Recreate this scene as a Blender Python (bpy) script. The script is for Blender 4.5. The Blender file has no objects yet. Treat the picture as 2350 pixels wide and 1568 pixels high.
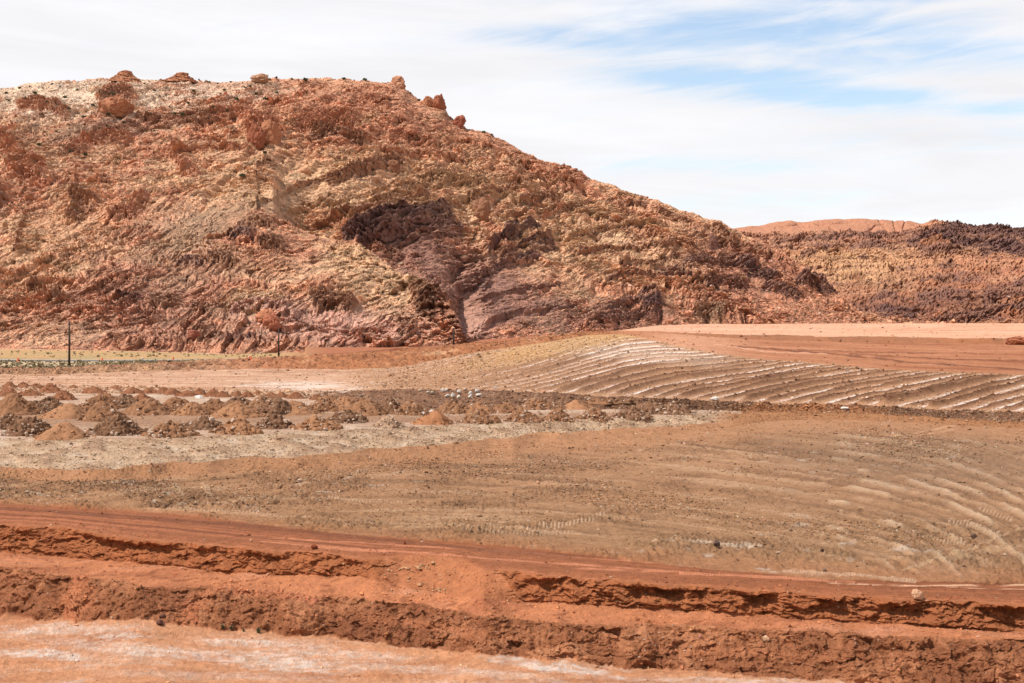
import bpy, math, random
import numpy as np
F32 = np.float32
R = math.radians
scn = bpy.context.scene
C = scn.collection

# ------------------------------------------------------------------ camera
H = 14.0            # eye height above the brown plain (m)
FD = 3264.0         # focal length on a picture 2350 units wide
CX, HY = 1175.0, 723.0
cam_d = bpy.data.cameras.new("camera")
cam = bpy.data.objects.new("camera", cam_d)
C.objects.link(cam)
cam.location = (0, 0, H)
cam.rotation_euler = (R(90), 0, 0)
cam_d.sensor_width = 36.0
cam_d.lens = 50.0
cam_d.shift_y = -(784.0 - HY) / 2350.0
cam_d.clip_start = 0.5
cam_d.clip_end = 30000
scn.camera = cam

# ------------------------------------------------------------------ sky + sun
SUN_EL, SUN_AZ = 56.0, -108.0      # azimuth clockwise from +Y (view direction); negative = left
w = bpy.data.worlds.new("World")
scn.world = w
w.use_nodes = True
nt = w.node_tree
nt.nodes.clear()
def N(t, **k):
    n = nt.nodes.new(t)
    for a, b in k.items():
        if a == 'inp':
            for i, v in b.items():
                n.inputs[i].default_value = v
        else:
            setattr(n, a, b)
    return n
def L(a, b): nt.links.new(a, b)
def M(op, a, b=None, c=None, clamp=False):
    n = nt.nodes.new('ShaderNodeMath'); n.operation = op; n.use_clamp = clamp
    for i, v in enumerate((a, b, c)):
        if v is None: continue
        if isinstance(v, (int, float)): n.inputs[i].default_value = v
        else: nt.links.new(v, n.inputs[i])
    return n.outputs[0]
out = N('ShaderNodeOutputWorld')
sky = N('ShaderNodeTexSky', sky_type='NISHITA')
sky.sun_disc = False
sky.sun_elevation = R(SUN_EL)
sky.sun_rotation = R(SUN_AZ)
sky.air_density = 1.0; sky.dust_density = 0.3; sky.ozone_density = 1.5
bg1 = N('ShaderNodeBackground', inp={1: 0.15})
bg2 = N('ShaderNodeBackground', inp={0: (0.76, 0.755, 0.775, 1), 1: 1.0})
hs = N('ShaderNodeHueSaturation', inp={'Saturation': 0.95, 'Value': 0.86})
L(sky.outputs[0], hs.inputs['Color'])
L(hs.outputs[0], bg1.inputs[0])
tc = N('ShaderNodeTexCoord')
sp = N('ShaderNodeSeparateXYZ'); L(tc.outputs['Generated'], sp.inputs[0])
dx, dy, dz = sp.outputs
az = M('ARCTAN2', dx, dy)                 # radians, right positive
el = M('ARCSINE', dz)
cb = N('ShaderNodeCombineXYZ')
# streaky cirrus: long across, thin in height, slightly tilted
L(M('MULTIPLY', M('ADD', az, M('MULTIPLY', el, 0.9)), 5.0), cb.inputs[0])
L(M('MULTIPLY', M('ADD', el, M('MULTIPLY', az, 0.035)), 34.0), cb.inputs[1])
cb.inputs[2].default_value = 3.7
n1 = N('ShaderNodeTexNoise', inp={'Scale': 1.0, 'Detail': 9.0, 'Roughness': 0.56, 'Distortion': 0.55}); L(cb.outputs[0], n1.inputs['Vector'])
cb2 = N('ShaderNodeCombineXYZ')
L(M('MULTIPLY', M('ADD', az, M('MULTIPLY', el, -1.2)), 12.0), cb2.inputs[0])
L(M('MULTIPLY', M('ADD', el, M('MULTIPLY', az, -0.10)), 70.0), cb2.inputs[1])
n2 = N('ShaderNodeTexNoise', inp={'Scale': 1.0, 'Detail': 8.0, 'Roughness': 0.6, 'Distortion': 0.8}); L(cb2.outputs[0], n2.inputs['Vector'])
def blob(a0, e0, ra, re, tilt=0.0):
    # gaussian gap in the cloud layer around one direction of the sky
    a = M('DIVIDE', M('SUBTRACT', az, R(a0)), R(ra))
    e = M('DIVIDE', M('SUBTRACT', M('SUBTRACT', el, R(e0)), M('MULTIPLY', M('SUBTRACT', az, R(a0)), tilt)), R(re))
    return M('EXPONENT', M('MULTIPLY', M('ADD', M('MULTIPLY', a, a), M('MULTIPLY', e, e)), -1.0))
gaps = [(8.5, 9.4, 5.0, 0.65, -0.05, 1.05), (2.5, 11.0, 4.2, 0.6, -0.04, 0.65), (17.0, 12.9, 8.5, 0.9, -0.02, 1.1),
        (12.5, 8.6, 5.5, 0.5, -0.05, 0.95), (17.5, 7.9, 5.0, 0.5, 0.0, 0.65), (10.0, 11.0, 9.0, 1.2, 0.0, 0.62), (14.5, 10.0, 7.0, 0.9, -0.03, 0.6), (17.0, 6.8, 6.0, 0.6, 0.0, 0.42),
        (8.0, 5.9, 7.0, 0.5, 0.0, 0.34), (10.0, 4.5, 7.0, 0.5, 0.03, 0.34), (16.0, 3.0, 8.0, 0.8, 0.0, 0.30),(15.0, 6.2, 3.0, 0.35, 0.0, 0.2), (4.0, 12.5, 6.0, 0.5, 0.0, 0.3), (30.0, 25.0, 14.0, 9.0, 0.0, 0.8)]
g = None
for a0, e0, ra, re, tl, am in gaps:
    b = M('MULTIPLY', blob(a0, e0, ra, re, tl), am)
    g = b if g is None else M('MAXIMUM', g, b)
# overhead and behind: thin cloud only
hi = M('MULTIPLY', M('SUBTRACT', el, R(14)), 2.2, clamp=True)
hi = M('MULTIPLY', hi, 0.62)
g = M('MAXIMUM', g, hi)
tex = M('ADD', M('MULTIPLY', M('SUBTRACT', n1.outputs[0], 0.5), 1.9), M('MULTIPLY', M('SUBTRACT', n2.outputs[0], 0.5), 1.7))
mr = N('ShaderNodeMapRange', interpolation_type='SMOOTHSTEP', inp={1: -0.02, 2: 0.85, 3: 1.0, 4: 0.10})
L(M('ADD', g, M('MULTIPLY', tex, M('ADD', M('MULTIPLY', g, 0.85), 0.30))), mr.inputs[0])
cl = mr.outputs[0]
mx = N('ShaderNodeMixShader'); L(cl, mx.inputs[0]); L(bg1.outputs[0], mx.inputs[1]); L(bg2.outputs[0], mx.inputs[2])
L(mx.outputs[0], out.inputs[0])
# cloud brightness varies a little
cr = N('ShaderNodeMapRange', inp={1: 0.3, 2: 0.75, 3: 0.88, 4: 1.04}); L(n1.outputs[0], cr.inputs[0]); L(cr.outputs[0], bg2.inputs[1])

sd = bpy.data.lights.new("sun", 'SUN'); sd.energy = 4.6; sd.angle = R(0.9); sd.color = (1.0, 0.965, 0.92)
so = bpy.data.objects.new("sun", sd); C.objects.link(so)
from mathutils import Vector
a_, e_ = R(SUN_AZ), R(SUN_EL)
sv = Vector((math.sin(a_) * math.cos(e_), math.cos(a_) * math.cos(e_), math.sin(e_)))
so.rotation_euler = sv.to_track_quat('Z', 'Y').to_euler()
so.location = (0, 0, 300)
scn.view_settings.view_transform = 'Standard'
scn.view_settings.look = 'None'
scn.view_settings.exposure = 0.40
scn.view_settings.gamma = 1.0
scn.cycles.max_bounces = 4

# ------------------------------------------------------------------ numpy noise
def _h(ix, iy, iz, seed):
    h = (ix.astype(np.uint32) * np.uint32(374761393) + iy.astype(np.uint32) * np.uint32(668265263)
         + iz.astype(np.uint32) * np.uint32(2246822519) + np.uint32((seed * 3266489917 + 12345) & 0xffffffff))
    h ^= h >> np.uint32(15); h *= np.uint32(2246822519); h ^= h >> np.uint32(13); h *= np.uint32(3266489917); h ^= h >> np.uint32(16)
    return h
def _r(h): return (h & np.uint32(0xffffff)).astype(F32) / F32(16777216.0)
GR = np.array([(1,1,0),(-1,1,0),(1,-1,0),(-1,-1,0),(1,0,1),(-1,0,1),(1,0,-1),(-1,0,-1),(0,1,1),(0,-1,1),(0,1,-1),(0,-1,-1),(1,1,0),(-1,1,0),(0,-1,1),(0,-1,-1)], F32)
np.seterr(all='ignore')
def perlin(x, y, z=None, seed=0):
    x = np.asarray(x, F32); y = np.asarray(y, F32)
    ix = np.floor(x).astype(np.int64); iy = np.floor(y).astype(np.int64)
    fx = (x - ix).astype(F32); fy = (y - iy).astype(F32)
    u = fx*fx*fx*(fx*(fx*6-15)+10); v = fy*fy*fy*(fy*(fy*6-15)+10)
    if z is None:
        res = []
        iz = np.zeros(1, np.int64)
        for j in (0, 1):
            for i in (0, 1):
                g_ = _r(_h(ix+i, iy+j, iz, seed)) * F32(2*math.pi)
                res.append(np.cos(g_)*(fx-i) + np.sin(g_)*(fy-j))
        a = res[0] + u*(res[1]-res[0]); b = res[2] + u*(res[3]-res[2])
        return (a + v*(b-a)) * F32(1.5)
    z = np.asarray(z, F32); iz = np.floor(z).astype(np.int64); fz = (z-iz).astype(F32)
    w_ = fz*fz*fz*(fz*(fz*6-15)+10)
    pl = []
    for k in (0, 1):
        res = []
        for j in (0, 1):
            for i in (0, 1):
                g_ = GR[_h(ix+i, iy+j, iz+k, seed) & np.uint32(15)]
                res.append(g_[..., 0]*(fx-i) + g_[..., 1]*(fy-j) + g_[..., 2]*(fz-k))
        a = res[0] + u*(res[1]-res[0]); b = res[2] + u*(res[3]-res[2])
        pl.append(a + v*(b-a))
    return (pl[0] + w_*(pl[1]-pl[0]))
def fbm(x, y, z=None, o=4, seed=0, gain=0.5, ridged=False, lac=2.03):
    s = 0; a = 1.0; f = 1.0; t = 0
    for i in range(o):
        n = perlin(x*f, y*f, None if z is None else z*f, seed+i*17)
        if ridged: n = 1 - 2*np.abs(n)*1.4
        s = s + a*n; t += a; a *= gain; f *= lac
    return s / F32(t)
def facets(x, y, seed=0):
    """angular broken-rock relief: every random cell is one tilted plane at its own height"""
    ix = np.floor(x).astype(np.int64); iy = np.floor(y).astype(np.int64)
    f1 = np.full(x.shape, 9.0, F32); hh = np.zeros(x.shape, F32); zz = np.zeros(1, np.int64)
    for j in (-1, 0, 1):
        for i in (-1, 0, 1):
            h = _h(ix+i, iy+j, zz, seed)
            ex = (x-(ix+i+0.5+(_r(h)-0.5)*0.9)).astype(F32); ey = (y-(iy+j+0.5+(_r(h >> np.uint32(8))-0.5)*0.9)).astype(F32)
            d = ex*ex+ey*ey
            a = _r(h*np.uint32(1664525)); b = _r(h*np.uint32(22695477)); c_ = _r(h*np.uint32(134775813))
            v = (a-0.5)*1.6*ex + (b-0.75)*1.8*ey + (c_-0.5)*1.0
            k = d < f1; hh = np.where(k, v, hh); f1 = np.where(k, d, f1)
    return hh
def voro(x, y, z=None, seed=0, jit=0.9):
    """F1 distance, F2-F1, random id of the nearest cell"""
    ix = np.floor(x).astype(np.int64); iy = np.floor(y).astype(np.int64)
    iz = None if z is None else np.floor(z).astype(np.int64)
    f1 = np.full(x.shape, 9.0, F32); f2 = f1.copy(); idd = np.zeros(x.shape, F32)
    for k in ((0,) if z is None else (-1, 0, 1)):
        for j in (-1, 0, 1):
            for i in (-1, 0, 1):
                cz = np.zeros(1, np.int64) if z is None else iz+k
                h = _h(ix+i, iy+j, cz, seed)
                px = ix+i+0.5+(_r(h)-0.5)*jit
                py = iy+j+0.5+(_r(h >> np.uint32(8))*1.0-0.5)*jit
                d = (px-x)**2 + (py-y)**2
                if z is not None:
                    h3 = h*np.uint32(2654435761); d = d + (cz+0.5+(_r(h3 >> np.uint32(5)) - 0.5)*jit - z)**2
                d = d.astype(F32)
                c = d < f1
                f2 = np.where(c, f1, np.minimum(f2, d))
                idd = np.where(c, _r(h*np.uint32(1664525)), idd)
                f1 = np.where(c, d, f1)
    f1 = np.sqrt(f1); f2 = np.sqrt(f2)
    return f1, f2-f1, idd
def sm(a, b, x):
    t = np.clip((x-a)/(b-a), 0, 1); return t*t*(3-2*t)
def lin(c):
    c = np.asarray(c, float)/255.0
    return np.where(c <= 0.04045, c/12.92, ((c+0.055)/1.055)**2.4)
KLIT = 1.62                 # light on flat ground -> turns a seen colour into the surface's own colour
def col(*c): return (lin(c)/KLIT).astype(F32)

# ------------------------------------------------------------------ materials
def soil_mat(name, scales, bump=0.3, bdist=0.05, var=0.25, rough=0.95, flatn=False):
    m = bpy.data.materials.new(name); m.use_nodes = True
    global nt
    old = nt; nt = m.node_tree
    b = nt.nodes['Principled BSDF']
    b.inputs['Roughness'].default_value = rough
    b.inputs['Specular IOR Level'].default_value = 0.12
    at = N('ShaderNodeAttribute'); at.attribute_name = 'tint'
    tc_ = N('ShaderNodeTexCoord')
    fac = None; hts = None
    for i, (s, wgt) in enumerate(scales):
        n = N('ShaderNodeTexNoise', inp={'Scale': s, 'Detail': 7.0, 'Roughness': 0.68}); L(tc_.outputs['Object'], n.inputs['Vector'])
        v = M('MULTIPLY', M('SUBTRACT', n.outputs[0], 0.5), wgt)
        fac = v if fac is None else M('ADD', fac, v)
    k = M('ADD', M('MULTIPLY', fac, var*4), 1.0)
    k = M('MAXIMUM', k, 0.25)
    mul = N('ShaderNodeVectorMath', operation='SCALE'); L(at.outputs['Color'], mul.inputs[0]); L(k, mul.inputs['Scale'])
    L(mul.outputs[0], b.inputs['Base Color'])
    bp = N('ShaderNodeBump', inp={'Strength': bump, 'Distance': bdist}); L(fac, bp.inputs['Height']); L(bp.outputs[0], b.inputs['Normal'])
    nt = old
    return m
def flat_mat(name, rgb, rough=0.8, var=0.2, scale=3.0):
    m = bpy.data.materials.new(name); m.use_nodes = True
    global nt
    old = nt; nt = m.node_tree
    b = nt.nodes['Principled BSDF']; b.inputs['Roughness'].default_value = rough; b.inputs['Specular IOR Level'].default_value = 0.2
    tc_ = N('ShaderNodeTexCoord'); n = N('ShaderNodeTexNoise', inp={'Scale': scale, 'Detail': 6.0}); L(tc_.outputs['Object'], n.inputs['Vector'])
    v = M('ADD', M('MULTIPLY', M('SUBTRACT', n.outputs[0], 0.5), var*3), 1.0)
    mul = N('ShaderNodeVectorMath', operation='SCALE', inp={0: rgb}); L(v, mul.inputs['Scale']); L(mul.outputs[0], b.inputs['Base Color'])
    nt = old
    return m
m_ground = soil_mat('earth', [(0.5, 0.3), (2.2, 0.5), (9.0, 0.6), (32.0, 0.5)], bump=0.95, bdist=0.18, var=0.34)
m_rock = soil_mat('sandstone', [(0.16, 0.4), (0.6, 0.9)], bump=1.0, bdist=1.6, var=0.36)
m_pile = soil_mat('dumped_earth', [(1.5, 0.4), (6.0, 0.5), (18.0, 0.3)], bump=0.8, bdist=0.15, var=0.3)
m_stone = soil_mat('stone', [(1.0, 0.5), (6.0, 0.5)], bump=0.5, bdist=0.06, var=0.22)
m_sage = flat_mat('dry_sage', (0.22, 0.165, 0.085), 0.8, 0.12, 0.7)
m_leaf = flat_mat('sage_leaf', (0.095, 0.105, 0.050), 0.8, 0.5, 2.0)
m_wood = flat_mat('pole_wood', (0.045, 0.028, 0.022), 0.85, 0.3, 4.0)
m_steel = flat_mat('pole_steel', (0.12, 0.11, 0.11), 0.6, 0.2, 4.0)
m_orange = flat_mat('orange_plastic', (0.75, 0.16, 0.06), 0.5, 0.1, 4.0)
m_white = flat_mat('white_paint', (0.75, 0.73, 0.70), 0.6, 0.1, 4.0)
m_asph = flat_mat('worn_asphalt', (0.26, 0.235, 0.215), 0.9, 0.15, 0.8)

# ------------------------------------------------------------------ mesh helpers
def new_mesh(name, V, Fc, mat, tint=None, smooth=False):
    V = np.ascontiguousarray(V.reshape(-1, 3), F32); Fc = np.ascontiguousarray(Fc, np.int32)
    k = Fc.shape[1]; nf = Fc.shape[0]
    me = bpy.data.meshes.new(name)
    me.vertices.add(len(V)); me.vertices.foreach_set('co', V.ravel())
    me.loops.add(nf*k); me.loops.foreach_set('vertex_index', Fc.ravel())
    me.polygons.add(nf); me.polygons.foreach_set('loop_start', np.arange(0, nf*k, k, dtype=np.int32))
    me.polygons.foreach_set('use_smooth', np.full(nf, smooth, bool))
    me.update(calc_edges=True)
    if tint is not None:
        a = me.color_attributes.new('tint', 'FLOAT_COLOR', 'POINT')
        c = np.ones((len(V), 4), F32); c[:, :3] = tint.reshape(-1, 3)
        a.data.foreach_set('color', c.ravel())
    me.materials.append(mat)
    return me
def link(name, me, label=None, cat=None, group=None, kind=None, parent=None, loc=None):
    o = bpy.data.objects.new(name, me); C.objects.link(o)
    if label: o['label'] = label
    if cat: o['category'] = cat
    if group: o['group'] = group
    if kind: o['kind'] = kind
    if parent: o.parent = parent
    if loc is not None: o.location = loc
    return o
def unproj(x, y, z):
    d = (H-z)*FD/(y-HY); return (x-CX)/FD*d, d, z

class Sheet:
    """ruled land surface spanned between 3-D lines; each line is (d, z) over the bearing x"""
    def __init__(s, xs, lines, rows):
        s.xs = xs.astype(F32); D = []; Z = []; S = []; T = []
        for k in range(len(rows)):
            d0, z0 = lines[k]; d1, z1 = lines[k+1]
            n = rows[k]
            t = (np.arange(n + (1 if k == len(rows)-1 else 0))/n)[:, None]
            d1 = np.maximum(d1, d0+0.02)
            d = 1.0/((1-t)/d0 + t/d1)
            u = (d-d0)/(d1-d0)
            D.append(d); Z.append(z0+(z1-z0)*u); S.append(np.full(d.shape, k)); T.append(np.broadcast_to(t, d.shape))
        s.d = np.vstack(D); s.z = np.vstack(Z); s.seg = np.vstack(S); s.t = np.vstack(T).astype(F32)
        s.X = ((s.xs-CX)/FD*s.d).astype(F32); s.Y = s.d.astype(F32); s.Z = s.z.astype(F32)
        s.xD = np.broadcast_to(s.xs, s.d.shape).astype(F32)
        s.yD = (HY + (H-s.z)*FD/s.d).astype(F32)
    def project(s):
        s.pD = CX + s.X*FD/s.Y; s.qD = HY + (H-s.Z)*FD/s.Y
    def faces(s):
        r, c = s.X.shape
        i = np.arange(r*c, dtype=np.int32).reshape(r, c)
        return np.stack([i[:-1, :-1], i[:-1, 1:], i[1:, 1:], i[1:, :-1]], -1).reshape(-1, 4)
    def verts(s): return np.stack([s.X, s.Y, s.Z], -1)
    def pick(s, x, y, tol=3.0):
        k = int(round((x-s.xs[0])/(s.xs[1]-s.xs[0]))); sl = slice(max(k-4, 0), k+5)
        q = s.qD[:, sl]; e = np.abs(q-y) + np.abs(s.pD[:, sl]-x)*0.7
        ok = e < tol+e.min()
        dd = np.where(ok, s.Y[:, sl], 1e9); j = np.unravel_index(np.argmin(dd), dd.shape)
        return float(s.X[:, sl][j]), float(s.Y[:, sl][j]), float(s.Z[:, sl][j])
def I(xs, pts):
    a = np.array(pts, float); return np.interp(xs, a[:, 0], a[:, 1])
def smooth1(a, n):
    k = np.hanning(n+2)[1:-1]; k /= k.sum(); return np.convolve(np.pad(a, n, 'edge'), k, 'same')[n:-n]
def seg_dist(px, py, pts):
    """distance to a polyline and the signed side (positive below) and the fraction along it"""
    best = np.full(px.shape, 1e9, F32); side = np.zeros(px.shape, F32); al = np.zeros(px.shape, F32)
    Lt = 0; Ls = [0]
    for (x0, y0), (x1, y1) in zip(pts[:-1], pts[1:]): Lt += math.hypot(x1-x0, y1-y0); Ls.append(Lt)
    for k, ((x0, y0), (x1, y1)) in enumerate(zip(pts[:-1], pts[1:])):
        vx, vy = x1-x0, y1-y0; l2 = vx*vx+vy*vy
        t = np.clip(((px-x0)*vx+(py-y0)*vy)/l2, 0, 1)
        d = np.hypot(px-x0-t*vx, py-y0-t*vy)
        c = d < best
        best = np.where(c, d, best); side = np.where(c, np.sign(vx*(py-y0)-vy*(px-x0)), side); al = np.where(c, (Ls[k]+t*(Ls[k+1]-Ls[k]))/Lt, al)
    return best, side, al

def rocks_mesh(name, P, S, tint, mat, seed=1, flat=0.7, sink=0.25, low=False):
    """many small angular stones in one mesh: P (n,3) positions, S (n,) sizes, tint (n,3)"""
    rng = np.random.default_rng(seed); n = len(P)
    ph = (1+5**0.5)/2
    v = np.array([(-1,ph,0),(1,ph,0),(-1,-ph,0),(1,-ph,0),(0,-1,ph),(0,1,ph),(0,-1,-ph),(0,1,-ph),(ph,0,-1),(ph,0,1),(-ph,0,-1),(-ph,0,1)], float)
    v /= np.linalg.norm(v[0])
    f = np.array([(0,11,5),(0,5,1),(0,1,7),(0,7,10),(0,10,11),(1,5,9),(5,11,4),(11,10,2),(10,7,6),(7,1,8),(3,9,4),(3,4,2),(3,2,6),(3,6,8),(3,8,9),(4,9,5),(2,4,11),(6,2,10),(8,6,7),(9,8,1)])
    if low:
        v = np.array([(1,0,0),(0,1,0),(-1,0,0),(0,-1,0),(0,0,1),(0,0,-1)], float)*1.1
        f = np.array([(0,1,4),(1,2,4),(2,3,4),(3,0,4),(1,0,5),(2,1,5),(3,2,5),(0,3,5)])
    nv = len(v)
    V = np.broadcast_to(v, (n, nv, 3)) * rng.uniform(0.6, 1.3, (n, nv, 1)) + rng.normal(0, 0.12, (n, nv, 3))
    V = V * np.stack([rng.uniform(0.7, 1.4, n), rng.uniform(0.6, 1.1, n), rng.uniform(0.45, 1.0, n)*flat/0.7], -1)[:, None]
    a = rng.uniform(0, 6.28, n); b = rng.normal(0, 0.35, n)
    ca, sa, cb_, sb = np.cos(a), np.sin(a), np.cos(b), np.sin(b)
    x = V[..., 0]; y = V[..., 1]; z = V[..., 2]
    y, z = y*cb_[:, None]-z*sb[:, None], y*sb[:, None]+z*cb_[:, None]
    x, y = x*ca[:, None]-y*sa[:, None], x*sa[:, None]+y*ca[:, None]
    V = np.stack([x, y, z+ (0.5-sink)], -1)*S[:, None, None] + P[:, None]
    Fc = (f[None]+nv*np.arange(n)[:, None, None]).reshape(-1, 3)
    return new_mesh(name, V.astype(F32), Fc, mat, np.repeat(tint, nv, 0).astype(F32), False)

#MAIN
# ------------------------------------------------------------------ the ground: one sheet to the horizon
xs = np.arange(-520, 2860, 2.2)
def zline(ys, zs):
    y = I(xs, ys); z = I(xs, zs); return (H-z)*FD/(y-HY), z
def dline(ys, d):
    y = I(xs, ys); return d, H-(y-HY)*d/FD
y4 = [(-520,1180),(0,1203),(145,1210),(300,1233),(470,1251),(650,1265),(752,1271),(860,1284),(915,1276),(1000,1276),(1060,1284),(1110,1308),(1210,1314),(1330,1329),(1551,1340),(1720,1351),(1890,1363),(2060,1373),(2350,1385),(2860,1405)]
l4 = zline(y4, [(0,-0.12),(1,-0.12)])
# upper cut bank: nearly vertical, but an easy earth ramp between bearings 870 and 1110
wb = smooth1(I(xs, [(0,1.3),(700,1.0),(830,0.9),(900,3.2),(1060,4.4),(1120,3.2),(1200,0.9),(1300,0.7),(2350,0.7)]), 91)
l3 = dline([(-520,1245),(0,1265),(145,1281),(340,1295),(542,1316),(752,1322),(825,1322),(900,1340),(1000,1360),(1100,1372),(1160,1379),(1330,1386),(1551,1398),(1890,1422),(2130,1438),(2350,1449),(2860,1480)], l4[0]-wb)
l3y = smooth1(HY+(H-l3[1])*FD/l3[0], 25); l3 = (l3[0], H-(l3y-HY)*l3[0]/FD)
y2 = [(-520,1270),(0,1300),(170,1325),(340,1346),(510,1350),(650,1362),(752,1370),(935,1384),(1110,1412),(1300,1430),(1551,1438),(1840,1447),(2100,1460),(2350,1477),(2860,1500)]
l2d = smooth1(np.minimum(((H+1.9)*FD/(I(xs, y2)-HY)), l3[0]-1.6), 61)
l2 = dline(y2, l2d)
l1 = dline([(-520,1385),(0,1412),(150,1425),(300,1421),(450,1438),(600,1450),(800,1465),(1000,1492),(1200,1510),(1400,1528),(1551,1538),(1800,1553),(1974,1570),(2350,1595),(2860,1640)], l2[0]-I(xs, [(0,4.2),(500,3.6),(1000,2.6),(2350,2.4)]))
l0 = dline([(-520,1800),(2860,1800)], l1[0]*0+50.5)
l0 = (l0[0]*0+52.0, np.minimum(l0[1]*0-3.9, -3.9))
y5 = [(-520,1130),(0,1155),(400,1180),(752,1222),(1200,1258),(1551,1300),(1890,1330),(2100,1336),(2350,1340),(2860,1345)]
l5 = zline(y5, [(0,0.0),(1,0.0)])
y7 = [(-520,1078),(0,1070),(100,1076),(204,1080),(270,1077),(306,1071),(345,1071),(391,1060),(425,1060),(445,1062),(480,1061),(510,1055),(560,1051),(680,1049),(752,1041),(800,1038),(854,1029),(930,1026),(990,1022),(1030,1020),(1092,1012),(1126,1005),(1180,1006),(1208,997),(1238,992),(1262,993),(1282,996),(1330,991),(1400,987),(1432,984),(1551,979),(1663,968),(1756,961),(1850,957),(2050,962),(2350,978),(2860,990)]
z7 = [(0,0.75),(1000,0.8),(1500,0.6),(1700,0.25),(1850,0.0),(2860,0.0)]
l7 = zline(y7, z7); l7 = (smooth1(l7[0], 13), smooth1(l7[1], 13))
l6 = dline([(x, y+(26 if x < 1500 else 16 if x < 1700 else 5)) for x, y in y7], l7[0]*0+1)
y6 = I(xs, [(x, y+(28 if x < 1500 else 16 if x < 1700 else 6)) for x, y in y7]); l6 = ((H)*FD/(y6-HY), y6*0)
l6 = (np.minimum(l6[0], l7[0]-1.0), l6[1])
tr = I(xs, [(0,1),(1550,1),(1690,0.0),(2860,0.0)])       # trough behind the berm exists only on the left
l8 = (l7[0]+1.5+5*tr, l7[1]-2.1*tr)
y9 = [(-520,1010),(0,1006),(204,1006),(340,1007),(476,1002),(612,994),(752,987),(950,979),(1092,973),(1262,968),(1432,960),(1551,955),(1641,946),(1690,951),(1760,946),(1850,950),(2000,951),(2200,966),(2350,973),(2860,985)]
l9 = zline(y9, [(-520,1.0),(0,1.0),(900,0.8),(1500,0.45),(1641,0.35),(1700,0.05),(2860,0.05)])
l9 = (np.maximum(l9[0], l8[0]+1.2), l9[1])
y9b = [(-520,905),(0,903),(400,903),(700,912),(800,935),(1000,943),(1150,942),(1300,940),(1450,939),(1600,941),(1680,944),(1800,943),(1900,945),(2000,948),(2200,962),(2350,969),(2860,981)]
l9b = zline(y9b, [(-520,1.0),(900,0.8),(1500,0.4),(1700,0.1),(2860,0.1)])
l9b = (np.maximum(l9b[0], l9[0]+1.2), l9b[1])
y10 = [(-520,886),(0,885),(300,889),(560,896),(700,900),(800,896),(950,893),(1110,895),(1296,904),(1400,910),(1551,917),(1650,924),(1792,928),(1970,930),(2152,941),(2350,947),(2860,955)]
l10 = zline(y10, [(-520,1.0),(700,1.05),(850,1.9),(1100,2.4),(1500,1.9),(1800,1.0),(2350,1.1),(2860,1.1)])
l10 = (np.maximum(l10[0], l9b[0]+1.5), l10[1])
y11 = [(-520,862),(0,860),(159,858),(400,850),(640,846),(780,848),(922,842),(1024,821),(1092,808),(1262,784),(1347,769),(1430,766),(1504,780),(1587,801),(1734,823),(1864,832),(2044,848),(2350,860),(2860,872)]
l11 = zline(y11, [(-520,1.0),(640,1.1),(780,1.2),(922,2.2),(1092,4.4),(1262,6.4),(1347,7.4),(1430,7.6),(1504,7.0),(1734,5.4),(2044,4.6),(2350,4.3),(2860,4.3)])
l11 = (np.maximum(l11[0], l10[0]+2), l11[1])
y12 = [(-520,851),(0,849),(60,847),(159,846),(200,842),(260,841),(400,834),(500,828),(640,822),(800,812),(900,805),(1000,797),(1140,787),(1262,773),(1347,764),(1430,762),(1504,764),(1650,774),(1800,781),(2000,786),(2350,790),(2860,792)]
l12 = zline(y12, [(-520,1.8),(640,2.3),(922,3.6),(1140,5.6),(1347,7.7),(1504,7.7),(1650,6.9),(2000,6.0),(2860,6.0)])
l12 = (np.maximum(l12[0], l11[0]+3), l12[1])
y13 = [(-520,848),(0,846),(159,843),(640,819),(1140,784.5),(1347,761),(1430,759),(1504,760),(1560,763),(1650,767),(1740,769),(1800,768),(1900,773),(1990,771),(2120,774),(2250,777),(2300,776),(2350,778),(2860,780)]
d13 = zline(y13, [(-520,1.9),(640,2.4),(1140,5.6),(1347,7.7),(1504,8.0),(1650,7.5),(2860,7.5)])
lf = I(xs, [(0,1),(1380,1),(1480,0.0),(2860,0.0)])
l13 = (d13[0]*1.0, d13[1])
l13 = (np.maximum(l13[0], l12[0]+2), l13[1])
l13b = (l13[0]+2+16*lf, l13[1]-I(xs, [(0,0.9),(640,1.0),(900,3.5),(2860,3.5)])*lf)            # the back of the pole berm falls to the road side
l14 = dline([(-520,798),(0,801),(300,806),(520,813),(640,808),(1000,790),(1300,776),(1430,758),(1504,752),(1600,746),(1800,744),(2350,743.3),(2860,743)], I(xs, [(-520,560),(500,570),(640,640),(1100,880),(1400,980),(1600,1060),(2860,1060)]))
z14 = np.where(xs < 1430, np.minimum(l14[1], l13b[1]), l14[1]); z14 = I(xs, [(-520,0.7),(640,0.3),(1100,-1),(1380,2),(1504,6.5),(1600,7.6),(2860,7.9)])
l14 = (l14[0], np.where(xs < 700, l14[1], z14))
l15 = (l14[0]*0+1900, l14[1]*0-8); l16 = (l15[0]+14000, l15[1]-20)
lines = [l0,l1,l2,l3,l4,l5,l6,l7,l8,l9,l9b,l10,l11,l12,l13,l13b,l14,l15,l16]
rows = [150,92,62,66,70,265,20,8,56,52,34,112,58,12,10,46,5,4]
for k in (1, 2, 4, 5, 12, 13):
    lines[k] = (smooth1(lines[k][0], 9), smooth1(lines[k][1], 9))
for k in range(1, len(lines)):
    lines[k] = (np.maximum(lines[k][0], lines[k-1][0]+0.05), lines[k][1])
G = Sheet(xs, lines, rows)
sg, t = G.seg, G.t
x0, y0 = G.X.copy(), G.Y.copy()
xD, yD = G.xD, G.yD
sp_d = np.abs(np.gradient(G.d, axis=0)).astype(F32)
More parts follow.
